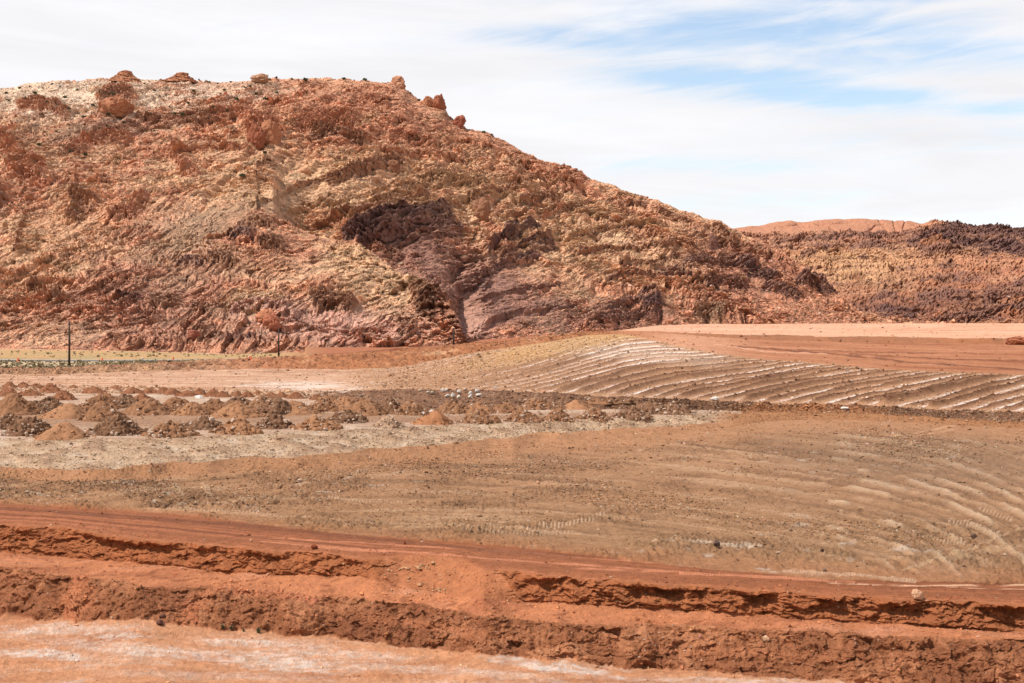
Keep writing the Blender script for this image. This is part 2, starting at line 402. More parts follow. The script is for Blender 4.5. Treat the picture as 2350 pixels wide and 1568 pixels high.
def att(lam): return np.clip((lam/np.maximum(sp_d, 1e-3)-1.2)/2.0, 0.12, 1)
def K(*ks): return np.isin(sg, ks)
# noise fields in world metres
n30 = fbm(x0/30, y0/30, o=3, seed=1); n8 = fbm(x0/8, y0/8, o=3, seed=2)
n3 = fbm(x0/2.6, y0/2.6, o=3, seed=3); n1 = fbm(x0/0.8, y0/0.8, o=3, seed=4); n03 = fbm(x0/0.25, y0/0.25, o=2, seed=5)
dz_ = np.zeros_like(x0); dy_ = np.zeros_like(x0)
zone = {k: (sg == k) for k in range(len(rows))}
def edge(k, wdt=0.08): return sm(0, wdt, t)*sm(0, wdt, 1-t)
dz_ += np.where((sg == 12) & (xD > 1450), 0.30*fbm(x0/14, y0/7, o=4, seed=141)*edge(12), 0) + np.where((sg == 15) & (xD > 1450), 0.25*fbm(x0/20, y0/9, o=4, seed=142)*edge(15), 0)
dz_ += np.where((sg == 11) & (xD < 860), 0.35*fbm(x0/6, y0/6, o=4, seed=162)*sm(0.4, 0.9, t) + 0.08*n3, 0)
# general roughness
amp = np.select([sg == 0, sg == 1, sg == 2, sg == 3, sg == 4, sg == 5, sg == 6, sg == 7, sg == 8, sg == 9, sg == 10, sg == 11, sg == 12, sg == 13, sg == 14, sg == 15],
                [0.5, 1.2, 0.6, 1.0, 0.45, 1.0, 0.7, 0.5, 1.4, 0.5, 2.4, 0.9, 0.8, 0.9, 1.0, 0.6], 0.5).astype(F32)
dz_ += amp*(0.10*n3*att(2.6) + 0.055*n1*att(0.8) + 0.02*n03*att(0.25))
pl = K(5, 6)
clod = fbm(x0/0.55, y0/0.55, o=2, seed=8, ridged=True)*att(0.55)
patch = sm(-0.15, 0.35, n8+0.4*n30)
dz_ += np.where(pl, 0.16*(0.35+0.65*patch)*fbm(x0/1.5, y0/1.5, o=3, seed=9, ridged=True)*np.clip(att(1.5)*1.6, 0, 1) + (0.05+0.22*patch)*clod + 0.10*n8 + 0.16*n30, 0)
dz_ += np.where(K(11, 12), 0.25*n30*edge(11) + 0.05*clod, 0)
# --- banks: crumbling faces pushed in and out, overhanging crust along the top edge
def bank(k, scale, deep, seed):
    m = sg == k
    z_ = G.z.astype(F32)
    f = fbm(x0/(3.2*scale), z_*1.2/scale, o=4, seed=seed, gain=0.6)
    bl = fbm(x0/(1.5*scale), z_*1.6/scale, o=4, seed=seed+3, ridged=True, gain=0.6)
    f1, f2, idd = voro(x0/(1.1*scale)+0.6*f, z_*1.8/scale+0.5*f, seed=seed+5)
    prof = sm(0.0, 0.12, t)*sm(0.0, 0.03, 1-t)
    return m, prof*deep*(0.9*f + 0.55*bl + 0.5*(0.5-f1)*(idd > 0.35)), f, bl, idd
m3, b3, f3, bl3, id3 = bank(3, 1.0, 0.75, 40)
xw = xD + 22*fbm(x0/1.5, y0/1.5, o=4, seed=39) + 10*n3
ramp = sm(845, 915, xw)*sm(1165, 1100, xw-(1-t)*60)
edge_n = fbm(x0/2.4, y0*0+3.3, o=4, seed=47)
lip = sm(0.72, 0.95, t)*(1.0-sm(0.975, 1.0, t))
carve = sm(0.25, 0.6, t)*sm(0.9, 0.72, t)*sm(-0.25, 0.35, edge_n)
right = sm(1180, 1350, xD)
dy_ -= np.where(m3, (1-ramp*0.93)*(b3*(0.55+0.45*right) + (0.42*lip*(0.5+edge_n) - 0.55*carve*(0.35+0.65*right))), 0)
dz_ += np.where(m3, (1-ramp)*(0.10*n1), 0)
# the crest itself wanders in and out a little
crest = np.where(sg == 3, sm(0.6, 1, t), np.where(sg == 4, sm(0.25, 0, t), 0))*(1-ramp)
dy_ -= crest*(0.55*edge_n + 0.35*fbm(x0/0.7, x0*0+1.1, o=3, seed=49))
m1, b1, f1_, bl1, id1 = bank(1, 1.3, 0.8, 60)
gul = fbm(x0/1.7, y0*0.12, o=4, seed=66)
dy_ -= np.where(m1, b1*0.55 + 0.45*gul*edge(1, 0.15), 0)
dz_ += np.where(m1, 0.22*edge(1, 0.12)*(gul+0.6*bl1) + 0.10*clod, 0)
cr1 = np.where(sg == 1, sm(0.65, 1, t), np.where(sg == 2, sm(0.35, 0, t), 0))
dy_ -= cr1*1.2*fbm(x0/3.2, x0*0+7, o=4, seed=68)
dz_ += np.where(K(2), 0.14*n3 + 0.12*fbm(x0/6, y0/1.0, o=4, seed=70), 0)
# toe heaps of the lower bank on the left
for (cx_, w_, hgt, t0, t1) in [(60,110,0.5,0.25,1.0),(250,90,0.35,0.0,0.8),(320,60,0.35,0.1,0.9),(480,80,0.45,0.0,0.7),(640,120,0.35,0.2,0.9)]:
    dz_ += np.where(m1, hgt*np.exp(-((xD-cx_)/w_*1.6)**2)*np.sin(np.pi*np.clip(t, 0, 1))*0.7, 0)
dz_ += np.where(m3, ramp*0.22*fbm(x0/1.1, y0/1.1, o=4, seed=143)*edge(3, .15), 0)
# --- road ruts running along the cut
ru = np.cumsum(np.ones(1))
rut = fbm(t*26+0.15*n8, x0/60, o=3, seed=80)
dz_ += np.where(sg == 4, 0.055*rut*edge(4, 0.05) + 0.05*n1*np.exp(-((t-0.12)/0.08)**2), 0)
lip4 = np.exp(-((t-0.16)/0.05)**2)+0.7*np.exp(-((t-0.62)/0.05)**2)
dz_ += np.where(sg == 4, 0.10*lip4*(0.7+n3), 0)
# --- near flat
wav = fbm(x0/3.5, y0/0.55, o=3, seed=90)
dz_ += np.where(sg == 0, 0.07*wav + 0.05*fbm(x0/0.5, y0/0.3, o=3, seed=151) + 0.10*n3, 0)
toe = np.where(sg == 1, sm(0.45, 0, t), np.where(sg == 0, sm(0.8, 1, t), 0))
dy_ -= toe*1.3*fbm(x0/2.2, x0*0+9, o=4, seed=152)
# slumped wedges of earth against both banks
sl1 = sm(0.1, 0.5, fbm(x0/4.5, x0*0+4, o=3, seed=153))
dy_ -= np.where(sg == 1, 0.6*sl1*sm(0.0, 0.5, t)*sm(0.95, 0.5, t), 0)
sl2 = sm(0.15, 0.5, fbm(x0/3.0, x0*0+5, o=3, seed=154))*(1-ramp)
dy_ -= np.where(sg == 3, 0.35*sl2*sm(0.0, 0.4, t)*sm(0.8, 0.4, t), 0)
# --- ridged fill: dozer windrows fanning across the raised ground
shift = lambda xb: np.interp(xb, [300, 750, 1000, 1300, 1600, 1900, 2150, 2400, 2900], [520, 560, 540, 460, 400, 330, 280, 260, 240])
tf = np.clip((y10_ := I(xs, y10))[None]*0 + t, 0, 1)
xb = xD.astype(float).copy()
for _ in range(6): xb = xD - t*shift(xb)
spc = np.interp(xb, [0, 700, 1200, 1700, 2400, 3000], [30, 34, 40, 46, 50, 50])
phase = np.interp(xb, np.arange(-900, 3000, 5.0), np.cumsum(5.0/np.interp(np.arange(-900, 3000, 5.0), [0, 700, 1200, 1700, 2400, 3000], [34, 36, 44, 52, 58, 58])))
ph = (phase + 0.22*perlin(phase*0.7, phase*0, seed=92) + 0.05*fbm(x0/25, y0/25, o=2, seed=91) + 0.03*n3)
fr = (ph-np.floor(ph)).astype(F32)
rid = np.floor(ph).astype(np.int64)
rr = _r(_h(rid, rid*0, rid*0, 93))
rr2 = _r(_h(rid, rid*0+3, rid*0, 94))
gapn = fbm(t*3.1+rr*37, rr*51, o=3, seed=95)
fillm = (sg == 11)*edge(11, 0.07)*sm(740, 900, xD)
hump = np.exp(-((fr-0.5)/0.17)**2)
amF = np.interp(xD, [750, 1100, 1500, 2350], [0.16, 0.40, 0.85, 1.0])*np.interp(t, [0, 0.5, 0.8, 1], [1, 0.95, 0.6, 0.25])
dz_ += fillm*amF*0.95*hump*(0.20+0.95*rr+0.7*gapn) + (sg == 11)*0.12*clod*sm(800, 1000, xD)
# --- curved passes on the brown plain at the right
er = np.hypot((xD-1750)/2.09, yD-1420)
pe = er/19.0 + 0.12*n8
fe = (pe-np.floor(pe)).astype(F32); ie = np.floor(pe).astype(np.int64); re_ = _r(_h(ie, ie*0, ie*0, 97))
arc = sm(150, 190, er)*sm(520, 400, er)*sm(1740, 1960, xD+25*n8)*sm(1340, 1280, yD + 0*xD)*(sg == 5)
gap2 = fbm(np.arctan2(yD-1420, xD-1750)*4+re_*31, re_*17, o=3, seed=98)
dz_ += arc*0.26*np.exp(-((fe-0.5)/0.17)**2)*sm(-0.3, 0.3, gap2)
swp = fbm(np.hypot((xD-900)/3.2, yD-1700)/9.0 + 0.4*n8, np.arctan2(yD-1700, (xD-900)/3.2)*3, o=3, seed=131)
dz_ += (sg == 5)*0.10*swp*sm(0.05, 0.2, t)
# far pole berm + others get lumpy
dz_ += np.where(K(12) & (xD < 1430), 0.9*edge(12)*fbm(x0/4, y0/12, o=4, seed=191, ridged=True), 0)
dz_ += np.where(K(12, 13), 0.5*edge(12)*fbm(x0/9, y0/9, o=4, seed=99)*sm(1500, 1300, xD), 0)
dz_ += np.where(K(13) & (xD > 1500), 0.45*fbm(x0/5, y0/5, o=3, seed=100), 0)
# rubble slope under the fill and the ditch bank at the right
f1v, f2v, idv = voro(x0/1.3, y0/1.3, seed=101)
dz_ += np.where(sg == 10, 0.9*edge(10, 0.2)*(n8*0.8 + 0.9*(0.6-f1v)*(idv > 0.5)), 0)
dz_ += np.where(K(8), edge(8, 0.15)*(0.4*n8+0.25*n3+0.2*clod), 0)
dz_ += np.where(K(6, 7), 0.18*np.where(sg == 6, t, 1-t)*fbm(x0/2.5, y0/6, o=3, seed=103)*(xD < 1750), 0)

fb3 = facets((x0/0.9).astype(F32), (G.z*1.6/0.9+y0*0.3).astype(F32), 181); fb4 = facets((x0/0.35).astype(F32), (G.z*1.6/0.35+y0*0.6).astype(F32), 182)
dy_ -= np.where(m3 | m1, (0.15*fb3 + 0.08*fb4)*edge(3, 0.06)*(1-0.8*ramp*(sg == 3)), 0)
dz_ += np.where(m1, 0.06*fb3 + 0.03*fb4, 0) + np.where(K(0, 2), 0.03*facets((x0/0.5).astype(F32), (y0/0.4).astype(F32), 183), 0)
# ------------- own colours of the soils
def mixc(A, c, m):
    m = np.clip(m, 0, 1)[..., None].astype(F32)
    return A*(1-m) + np.asarray(c, F32)*m
Cg = np.zeros(x0.shape+(3,), F32)
salt = col(240,222,208); flatp = col(222,158,116); bank_c = col(168,108,74); bank_o = col(182,112,72); bench = col(212,138,96)
roadc = col(170,106,72); plain = col(182,136,100); plain_d = col(150,112,84); plain_g = col(172,132,96); bermc = col(190,138,100); lights = col(212,178,146)
floorc = col(206,172,146); rub = col(150,110,84); fillc = col(198,150,114); ochre = col(206,158,104); pathc = col(214,170,140); farflat = col(222,168,136); orng = col(188,126,90)
bnd = 0.035
def setz(k, c): 
    Cg[sg == k] = c
for k, c in [(0, flatp), (1, bank_c), (2, bench), (3, bank_o), (4, roadc), (5, plain), (6, bermc), (7, bermc), (8, lights), (9, floorc), (10, rub), (11, fillc), (12, orng), (13, orng), (14, pathc), (15, farflat), (16, farflat), (17, farflat)]: setz(k, c)
wn = 0.5*n3+0.3*n1
w1 = fbm(x0/1.2, y0/0.35, o=4, seed=110); w2 = fbm(x0/9, y0/2.2, o=4, seed=111)
# near flat: streaks of salt crust
def ell(cx_, cy_, rx, ry, rot=0.0, soft=0.35, nz=None, k=0.5):
    c_, s_ = math.cos(rot), math.sin(rot)
    X_ = xD-cx_; Y_ = yD-cy_
    q = np.hypot((X_*c_+Y_*s_)/rx, (-X_*s_+Y_*c_)/ry)
    if nz is not None: q = q + nz*k
    return sm(1+soft, 1-soft, q)
s0 = sg == 0
saltm = 0
for e in [(100,1502,105,11,0.06,0.9),(170,1445,150,12,0,.6),(300,1490,200,14,0.1,.5),(420,1500,160,12,0.05,.65),(640,1520,140,20,0.1,.75),(760,1500,160,10,0.05,.5),(1180,1515,60,7,0.08,.8),(1290,1535,120,10,0.13,.95),(1100,1545,220,10,0.1,.4),(620,1480,160,8,0.05,.55),(860,1530,260,12,0.05,.45),(1600,1562,200,6,0.02,.5),(280,1460,60,8,0,.7),(1450,1580,500,10,0.02,.4),(60,1450,80,6,0,.6),(500,1550,260,9,0.03,.35)]:
    saltm = np.maximum(saltm, e[5]*ell(*e[:5], soft=0.45, nz=w1, k=0.9))
saltm = saltm*0.9 + 0.40*sm(0.05, 0.5, w2+0.5*w1)*sm(1405, 1470, yD-0.05*(xD-300))
saltm = np.clip(saltm, 0, 1)*(0.35+0.65*sm(-0.12, 0.08, fbm(x0/0.9, y0/0.4, o=6, seed=135, gain=0.65)))
Cg = np.where(s0[..., None], mixc(mixc(Cg, col(196,130,92), sm(0.0, 0.5, -w2+0.2*w1)*0.8), salt, saltm), Cg)
hf = fbm(x0/0.35, y0/0.2, o=4, seed=171, gain=0.7)
Cg = np.where(s0[..., None], Cg*(1+0.35*hf[..., None]), Cg)
Cg = np.where(s0[..., None], mixc(Cg, col(170,108,76), sm(0.28, 0.45, hf)*0.7), Cg)
# lower bank + bench mottling
Cg = np.where((sg == 1)[..., None], mixc(mixc(Cg, col(204,140,100), sm(-0.1, 0.4, n3+0.4*n1)*0.7), col(136,82,56), sm(0.0, 0.45, n8)*0.5), Cg)
Cg = np.where((sg == 2)[..., None], mixc(mixc(Cg, col(178,110,78), sm(0.0, 0.4, w2)*0.7), col(222,158,124), sm(0.1, 0.5, -w2)*0.6), Cg)
Cg = np.where((sg == 3)[..., None], mixc(mixc(Cg, col(166,98,62), sm(0.0, 0.5, f3)*0.5), col(204,136,94), sm(0.2, 0.6, -f3)*0.4), Cg)
Cg = np.where(((sg == 3) & (ramp > 0.4))[..., None], col(196,126,86), Cg)
for e_ in [(175,1375,34,48,0.3,.75),(445,1402,62,20,-0.7,.7),(620,1368,120,12,0.1,.6),(1000,1440,200,9,0.15,.35),(60,1330,70,10,0.1,.4),(1700,1500,240,9,0.05,.3)]:
    Cg = mixc(Cg, bench, (sg == 1)*e_[5]*ell(*e_[:5], soft=0.5, nz=n1+n3, k=0.7))
Cg = mixc(Cg, col(142,84,56), (sg == 2)*sm(0.2, 0.42, fbm(x0/1.6, y0/0.8, o=4, seed=172))*0.6)
# road: dark and light runs along its length
Cg = np.where((sg == 4)[..., None], mixc(mixc(Cg, col(136,82,58), sm(0.0, 0.4, rut)*0.8*sm(0.2, 0.5, t)), col(206,130,92), sm(0.05, 0.45, -rut)*0.75*sm(0.9, 0.5, t)), Cg)
Cg = np.where((sg == 4)[..., None], mixc(Cg, col(198,126,86), sm(0.14, 0.0, t)*0.9), Cg)
# plain
Cg = np.where(pl[..., None], mixc(mixc(Cg, plain_d, patch*0.55*(sg == 5)), plain_g, sm(1100, 1260, yD)*0.5*(sg == 5)), Cg)
Cg = mixc(Cg, col(212,172,136), (sg == 5)*sm(0.12, 0.42, swp)*0.5)
Cg = mixc(Cg, col(132,98,72), (sg == 5)*sm(0.10, 0.42, -swp)*0.55)
redb = (sg == 5)*sm(0.16, 0.0, t + 0.05*n8)
Cg = mixc(Cg, col(184,126,88), redb*0.7)
Cg = mixc(Cg, col(130,98,74), (sg == 5)*arc*np.exp(-((fe-0.0)/0.2)**2)*0.5)
Cg = mixc(Cg, col(216,184,152), (sg == 5)*arc*np.exp(-((fe-0.5)/0.16)**2)*sm(-0.1, 0.35, gap2)*0.85)
Cg = mixc(Cg, bermc, (sg == 5)*sm(0.86, 0.97, t+0.03*n3)*0.8)
w3 = fbm(x0/2.5, y0/2.5, o=4, seed=113)
Cg = mixc(Cg, col(214,196,178), (sg == 5)*sm(0.28, 0.5, w3)*sm(0.0, 0.3, n30)*0.55)
Cg = mixc(Cg, col(150,118,92), (sg == 5)*ell(2150, 1060, 330, 60, 0.05, 0.6, n8)*0.5)
# light slope, pit floor, rubble, fill
Cg = np.where((sg == 8)[..., None], mixc(mixc(Cg, col(172,136,108), sm(-0.2, 0.4, n3+0.5*n8)*0.8), col(228,206,184), sm(0.1, 0.5, -n3+n1*0.3)*0.5), Cg)
l8o = (sg == 8)*sm(1600, 1700, xD); Cg = mixc(Cg, col(176,124,86), l8o)
Cg = mixc(Cg, col(178,126,88), (K(6, 7, 8))*sm(1660, 1720, xD))
Cg = np.where((sg == 9)[..., None], mixc(mixc(mixc(Cg, col(176,136,108), sm(0.0, 0.5, w2)*0.8), col(240,218,198), sm(0.1, 0.4, n8)*0.5), col(170,128,98), sm(0.18, 0.3, t)*sm(0.72, 0.6, t)*0.8*sm(1600, 1400, xD)), Cg)
Cg = np.where(((sg == 9) & (xD > 1700))[..., None], col(170,118,82), Cg)
Cg = np.where((sg == 10)[..., None], mixc(mixc(Cg, col(122,88,68), sm(0.0, 0.4, n3)*0.8), col(188,150,120), sm(0.2, 0.6, -n3)*0.5), Cg)
Cg = mixc(Cg, col(210,168,136), (sg == 10)*sm(740, 700, xD))
Cg = mixc(Cg, col(176,120,82), (sg == 10)*ell(1850, 945, 170, 16, 0, 0.3))
Fz = (sg == 11)
strw = sm(900, 1150, xD)*sm(2450, 1700, xD)*0.5+0.5
edgeT = sm(0.35, 0.95, t)
white = Fz*fillm*(np.exp(-((fr-0.08)/0.13)**2) + np.exp(-((fr-1.08)/0.13)**2))
Cg = np.where(Fz[..., None], mixc(Cg, col(124,84,60), (hump*0.95*sm(1000, 1500, xD)+0.2*sm(0, .4, n3))*fillm), Cg)
Cg = mixc(Cg, col(166,122,94), Fz*sm(0.1, 0.5, n8)*0.35)
whiteE = ell(1440, 808, 230, 22, 0.10, 0.5, n8, 0.5)
Cg = mixc(Cg, col(236,208,184), Fz*whiteE*0.30)
Cg = mixc(Cg, col(250,232,220), white*np.clip(0.42+1.2*whiteE+1.1*sm(-0.1, 0.25, gapn+0.4*(rr2-0.4))*sm(1000, 1400, xD), 0, 1))
Cg = mixc(Cg, ochre, Fz*ell(1330, 780, 250, 26, -0.22, 0.5, n8, 0.4)*0.75)
Cg = mixc(Cg, pathc, Fz*sm(860, 740, xD + 20*n8))
Cg = mixc(Cg, col(236,214,198), ell(680, 886, 110, 9, 0, 0.5, w2+0.6*n8, 1.6)*K(10, 11, 9)*0.8)
lfz = K(10, 11)*sm(900, 700, xD)
st_l = fbm(x0/40, y0/3.5, o=5, seed=161)
Cg = mixc(Cg, col(184,132,98), lfz*sm(0.0, 0.35, st_l)*0.8); Cg = mixc(Cg, col(232,196,170), lfz*sm(0.05, 0.4, -st_l)*0.6)
Cg = mixc(Cg, col(170,120,88), (sg == 11)*sm(900, 760, xD)*sm(0.55, 0.9, t)*sm(-0.1, 0.3, n8)*0.6)
Cg = mixc(Cg, col(196,144,110), Fz*sm(760, 600, xD)*sm(0.0, 0.5, w2)*0.7)
# orange flat at the right (segment 12) with dark and light wheel runs; left part is the face of the pole berm
run = fbm(t*11+0.2*n30, x0/150+xD/900, o=4, seed=120)
o12 = (sg == 12)*sm(1440, 1560, xD)
Cg = mixc(Cg, col(150,86,56), o12*sm(0.08, 0.4, run)*0.85)
Cg = mixc(Cg, col(214,150,114), o12*sm(0.1, 0.45, -run)*0.7)
Cg = mixc(Cg, col(164,102,70), o12*sm(0.05, 0.4, fbm(x0/22, y0/9, o=5, seed=144))*0.6)
Cg = mixc(Cg, col(222,166,132), o12*sm(1800, 1560, xD)*0.6)
b12 = K(12, 13)*sm(1440, 1350, xD)
Cg = mixc(Cg, col(196,150,116), b12*sm(640, 420, xD)); Cg = mixc(Cg, col(178,118,80), b12*sm(560, 800, xD))
Cg = mixc(Cg, col(146,92,62), K(12)*sm(1440, 1350, xD)*sm(0.05, 0.35, n30+0.6*n8)*0.6)
Cg = mixc(Cg, col(212,164,124), K(12)*sm(1400, 1300, xD)*sm(0.1, 0.4, fbm(x0/16, y0/30, o=5, seed=192))*0.6)
Cg = mixc(Cg, col(156,92,66), K(13)*sm(1440, 1350, xD)*0.85)
Cg = mixc(Cg, col(160,106,74), K(13)*sm(1520, 1620, xD)*0.8)
Cg = mixc(Cg, col(232,176,142), (sg == 15)*sm(1500, 1700, xD)*(0.5+0.8*fbm(x0/200, y0/40, o=3, seed=121)))
pf = (sg == 15)*sm(1450, 1600, xD)
Cg = mixc(Cg, col(190,128,94), pf*sm(0.02, 0.35, fbm(x0/120, y0/18, o=5, seed=173))*0.7)
Cg = mixc(Cg, col(238,190,160), pf*sm(0.05, 0.35, fbm(x0/160, y0/25, o=4, seed=174))*0.6)
# valley strip with dry grass beyond the pole berm
gs = K(14, 15)*sm(1200, 1000, xD)
Cg = mixc(Cg, col(200,158,112), gs)
Cg = mixc(Cg, col(178,154,110), gs*sm(-0.05, 0.3, fbm(x0/18, y0/25, o=4, seed=122)))
Cg = mixc(Cg, col(206,184,152), gs*ell(200, 837, 420, 8, 0.0, 0.4, n8)*0.8)
Cg = mixc(Cg, col(176,112,80), K(15, 16)*sm(620, 760, xD)*sm(1450, 1350, xD))
# tread marks pressed by the dozer tracks
def tread(pts, wD, bar, c, zamp, ks, strength=0.8, solid=0.0):
    x1, x2 = min(p[0] for p in pts)-wD*2, max(p[0] for p in pts)+wD*2
    y1, y2 = min(p[1] for p in pts)-wD*2, max(p[1] for p in pts)+wD*2
    cs = np.where((xs > x1) & (xs < x2))[0]; sl = slice(cs[0], cs[-1]+1)
    rws = np.where(((yD[:, sl] > y1) & (yD[:, sl] < y2)).any(1))[0]; rs = slice(rws[0], rws[-1]+1)
    d_, s_, a_l = seg_dist(xD[rs, sl], yD[rs, sl], pts)
    Lt = sum(math.hypot(b[0]-a[0], b[1]-a[1]) for a, b in zip(pts[:-1], pts[1:]))
    m = sm(wD, wD*0.6, d_)*np.isin(sg[rs, sl], ks)
    br = 0.5+0.5*np.sin(2*np.pi*(a_l*Lt/bar + s_*d_/bar*0.3))
    mm = m*(solid+(1-solid)*sm(0.3, 0.7, br))*strength*sm(-0.5, -0.1, n3[rs, sl])
    Cg[rs, sl] = mixc(Cg[rs, sl], c, mm)
    dz_[rs, sl] += zamp*m*(br-0.5)
lt = col(214,178,146)
tread([(1200,1215),(1280,1210),(1350,1195),(1390,1180)], 6, 9, lt, 0.09, (5,))
tread([(1060,1222),(1200,1226),(1320,1222)], 4, 9, lt, 0.05, (5,), 0.5)
tread([(752,1148),(860,1152),(960,1150)], 2.5, 8, lt, 0.05, (5,), 0.7)
tread([(400,1115),(415,1145)], 9, 6, lt, 0.05, (5,), 0.6); tread([(470,1115),(480,1140)], 9, 6, lt, 0.05, (5,), 0.6)
tread([(380,1170),(560,1176),(700,1190)], 3.5, 8, lt, 0.05, (5,), 0.6)
tread([(1500,1243),(1600,1250),(1745,1264)], 4.5, 10, col(232,206,180), 0.03, (5,), 0.6, 0.75)
tread([(1530,1238),(1640,1250),(1740,1258)], 5, 10, lt, 0.05, (5,), 0.4)
tread([(2250,1165),(2320,1190)], 6, 8, lt, 0.07, (5,), 0.6); tread([(2180,1195),(2290,1225)], 6, 8, lt, 0.07, (5,), 0.6)
tread([(2080,1225),(2240,1262)], 5, 8, lt, 0.06, (5,), 0.5)
tread([(1800,1313),(1960,1322),(2100,1335)], 5, 7, col(222,180,146), 0.03, (4, 5), 0.8, 0.6)
tread([(2075,1310),(2200,1275),(2300,1235),(2400,1190)], 3.5, 9, col(206,170,134), 0.04, (4, 5), 0.7, 0.8)
tread([(2180,1290),(2380,1240)], 9, 30, col(196,160,124), 0.02, (4, 5), 0.5, 1.0)
tread([(1900,1339),(2100,1345),(2360,1343)], 2.4, 60, col(236,184,148), 0.02, (4, 5), 0.9, 1.0)
tread([(2170,1350),(2360,1354)], 2.4, 60, col(232,176,140), 0.0, (4,), 0.8, 1.0)
tread([(1040,990+90),(1250,1075),(1500,1055),(1600,1047)], 1.6, 30, col(206,156,120), 0.0, (5,), 0.5, 1.0)
tread([(1100,1123),(1300,1105),(1420,1085)], 1.8, 30, col(206,156,120), 0.0, (5,), 0.5, 1.0)
tread([(2045,1003),(2200,975)], 1.8, 30, col(214,168,130), 0.0, (5,), 0.7, 1.0); tread([(2090,1003),(2190,985)], 1.4, 30, col(214,168,130), 0.0, (5,), 0.6, 1.0)
tread([(180,1335),(190,1370),(160,1410)], 26, 8, col(206,126,88), 0.14, (1, 2), 0.6)
tread([(510,1355),(600,1360),(720,1385)], 13, 13, col(212,134,98), 0.09, (1, 2), 0.8)
tread([(420,1380),(450,1420)], 18, 10, col(198,118,82), 0.08, (1,), 0.5)
for a, b, wd in [((600,1243),(1200,1288),2.2),((1200,1288),(1560,1313),2.2),((560,1232),(1200,1268),1.6),((1200,1268),(1700,1310),1.6),((700,1256),(1000,1272),4),((1300,1303),(1900,1330),2.5),((1560,1318),(1960,1336),2.6)]:
    tread([a, b], wd, 7, col(222,146,108), 0.03, (4,), 0.85, 0.75)
for a, b, wd in [((0,1168),(560,1205),5),((560,1205),(1100,1262),5),((1100,1262),(1700,1300),4)]:
    tread([a, b], wd, 40, col(130,80,58), 0.0, (4,), 0.6, 1.0)
tread([(300,1168),(560,1180),(800,1200)], 3, 30, col(206,160,122), 0.0, (5,), 0.5, 1.0)
for pts, c in [([(1640,790),(1760,808),(1900,812)], col(226,170,136)), ([(1680,795),(1900,811),(2100,833),(2350,848)], col(120,72,50)), ([(1950,813),(2200,826),(2350,829)], col(128,76,52)), ([(1830,803),(2000,808),(2150,812)], col(140,86,60))]:
    tread(pts, 2.2, 40, c, 0.15, (12,), 0.8, 1.0)
# pale ditch wall: shallow notch at the right end
Cg *= (1+0.16*n1+0.08*n30+0.10*n3+0.14*n03)[..., None]
Cg = Cg*np.array([1.14, 1.11, 1.06], F32); Cg = np.where((K(1, 3))[..., None], Cg*1.06, Cg); Cg = np.clip(Cg, 0.01, 0.9)
G.Z = (G.Z+dz_).astype(F32)
G.Y = np.maximum(G.Y+dy_, 20).astype(F32)
G.project()
me = new_mesh('ground', G.verts(), G.faces(), m_ground, Cg, True)
link('ground', me, 'reddish brown graded earth of the reclamation site with cut banks and furrowed fill', 'ground', kind='structure')

# the same land carried on past both sides of the frame and back to below the viewpoint
def apron(S, col_i, dxs, cm, mat, nm, label, kind_, Cc, zdrop=0.0):
    e = np.stack([S.X[:, col_i], S.Y[:, col_i], S.Z[:, col_i]], -1).astype(float); cc = Cc[:, col_i]
    layers = []; cl = []
    for k, dx_ in enumerate(dxs):
        p = e.copy(); p[:, 0] += dx_; p[:, 2] += -zdrop*k + (0 if k == 0 else 0.02*abs(dx_)**0.5*perlin(p[:, 0]/60, p[:, 1]/60, seed=7)); layers.append(p); cl.append(cc)
    V = np.stack(layers, 1); r_, c_ = V.shape[:2]; i = np.arange(r_*c_).reshape(r_, c_)
    a, b, c2, d = i[:-1, :-1], i[:-1, 1:], i[1:, 1:], i[1:, :-1]
    q_ = (a, b, c2, d) if dxs[-1] > 0 else (a, d, c2, b)
    link(nm, new_mesh(nm, V.astype(F32), np.stack(q_, -1).reshape(-1, 4), mat, np.stack(cl, 1).astype(F32), True), label, nm, kind=kind_)
steps = [0, 3, 8, 20, 50, 120, 300, 800, 2500, 9000]
apron(G, 0, [-a for a in steps], 0, m_ground, 'ground', 'earth carrying on past the left of the site', 'structure', Cg)
apron(G, -1, steps, 0, m_ground, 'ground', 'earth carrying on past the right of the site', 'structure', Cg)
fx = np.concatenate([G.X[0, :1]-np.array([9000., 500, 60, 15]), G.X[0, ::12], G.X[0, -1:]+np.array([15, 60, 500, 9000.])]); fz0 = np.concatenate([np.full(4, G.Z[0, 0]), G.Z[0, ::12], np.full(4, G.Z[0, -1])]); fy0 = np.concatenate([np.full(4, G.Y[0, 0]), G.Y[0, ::12], np.full(4, G.Y[0, -1])])
Vn = np.stack([np.stack([fx, fy0*(1-u_)+(-80)*u_, fz0-0.3*u_+0.15*perlin(fx/9, fy0*0+u_*9, seed=8)*(u_ > 0)], -1) for u_ in np.linspace(0, 1, 22)], 0)
i = np.arange(Vn.shape[0]*Vn.shape[1]).reshape(Vn.shape[:2])
link('ground', new_mesh('ground', Vn.astype(F32), np.stack([i[1:, :-1], i[1:, 1:], i[:-1, 1:], i[:-1, :-1]], -1).reshape(-1, 4), m_ground, np.broadcast_to(flatp, Vn.shape).astype(F32), True), 'pinkish flat earth nearest the viewer', 'ground', kind='structure')

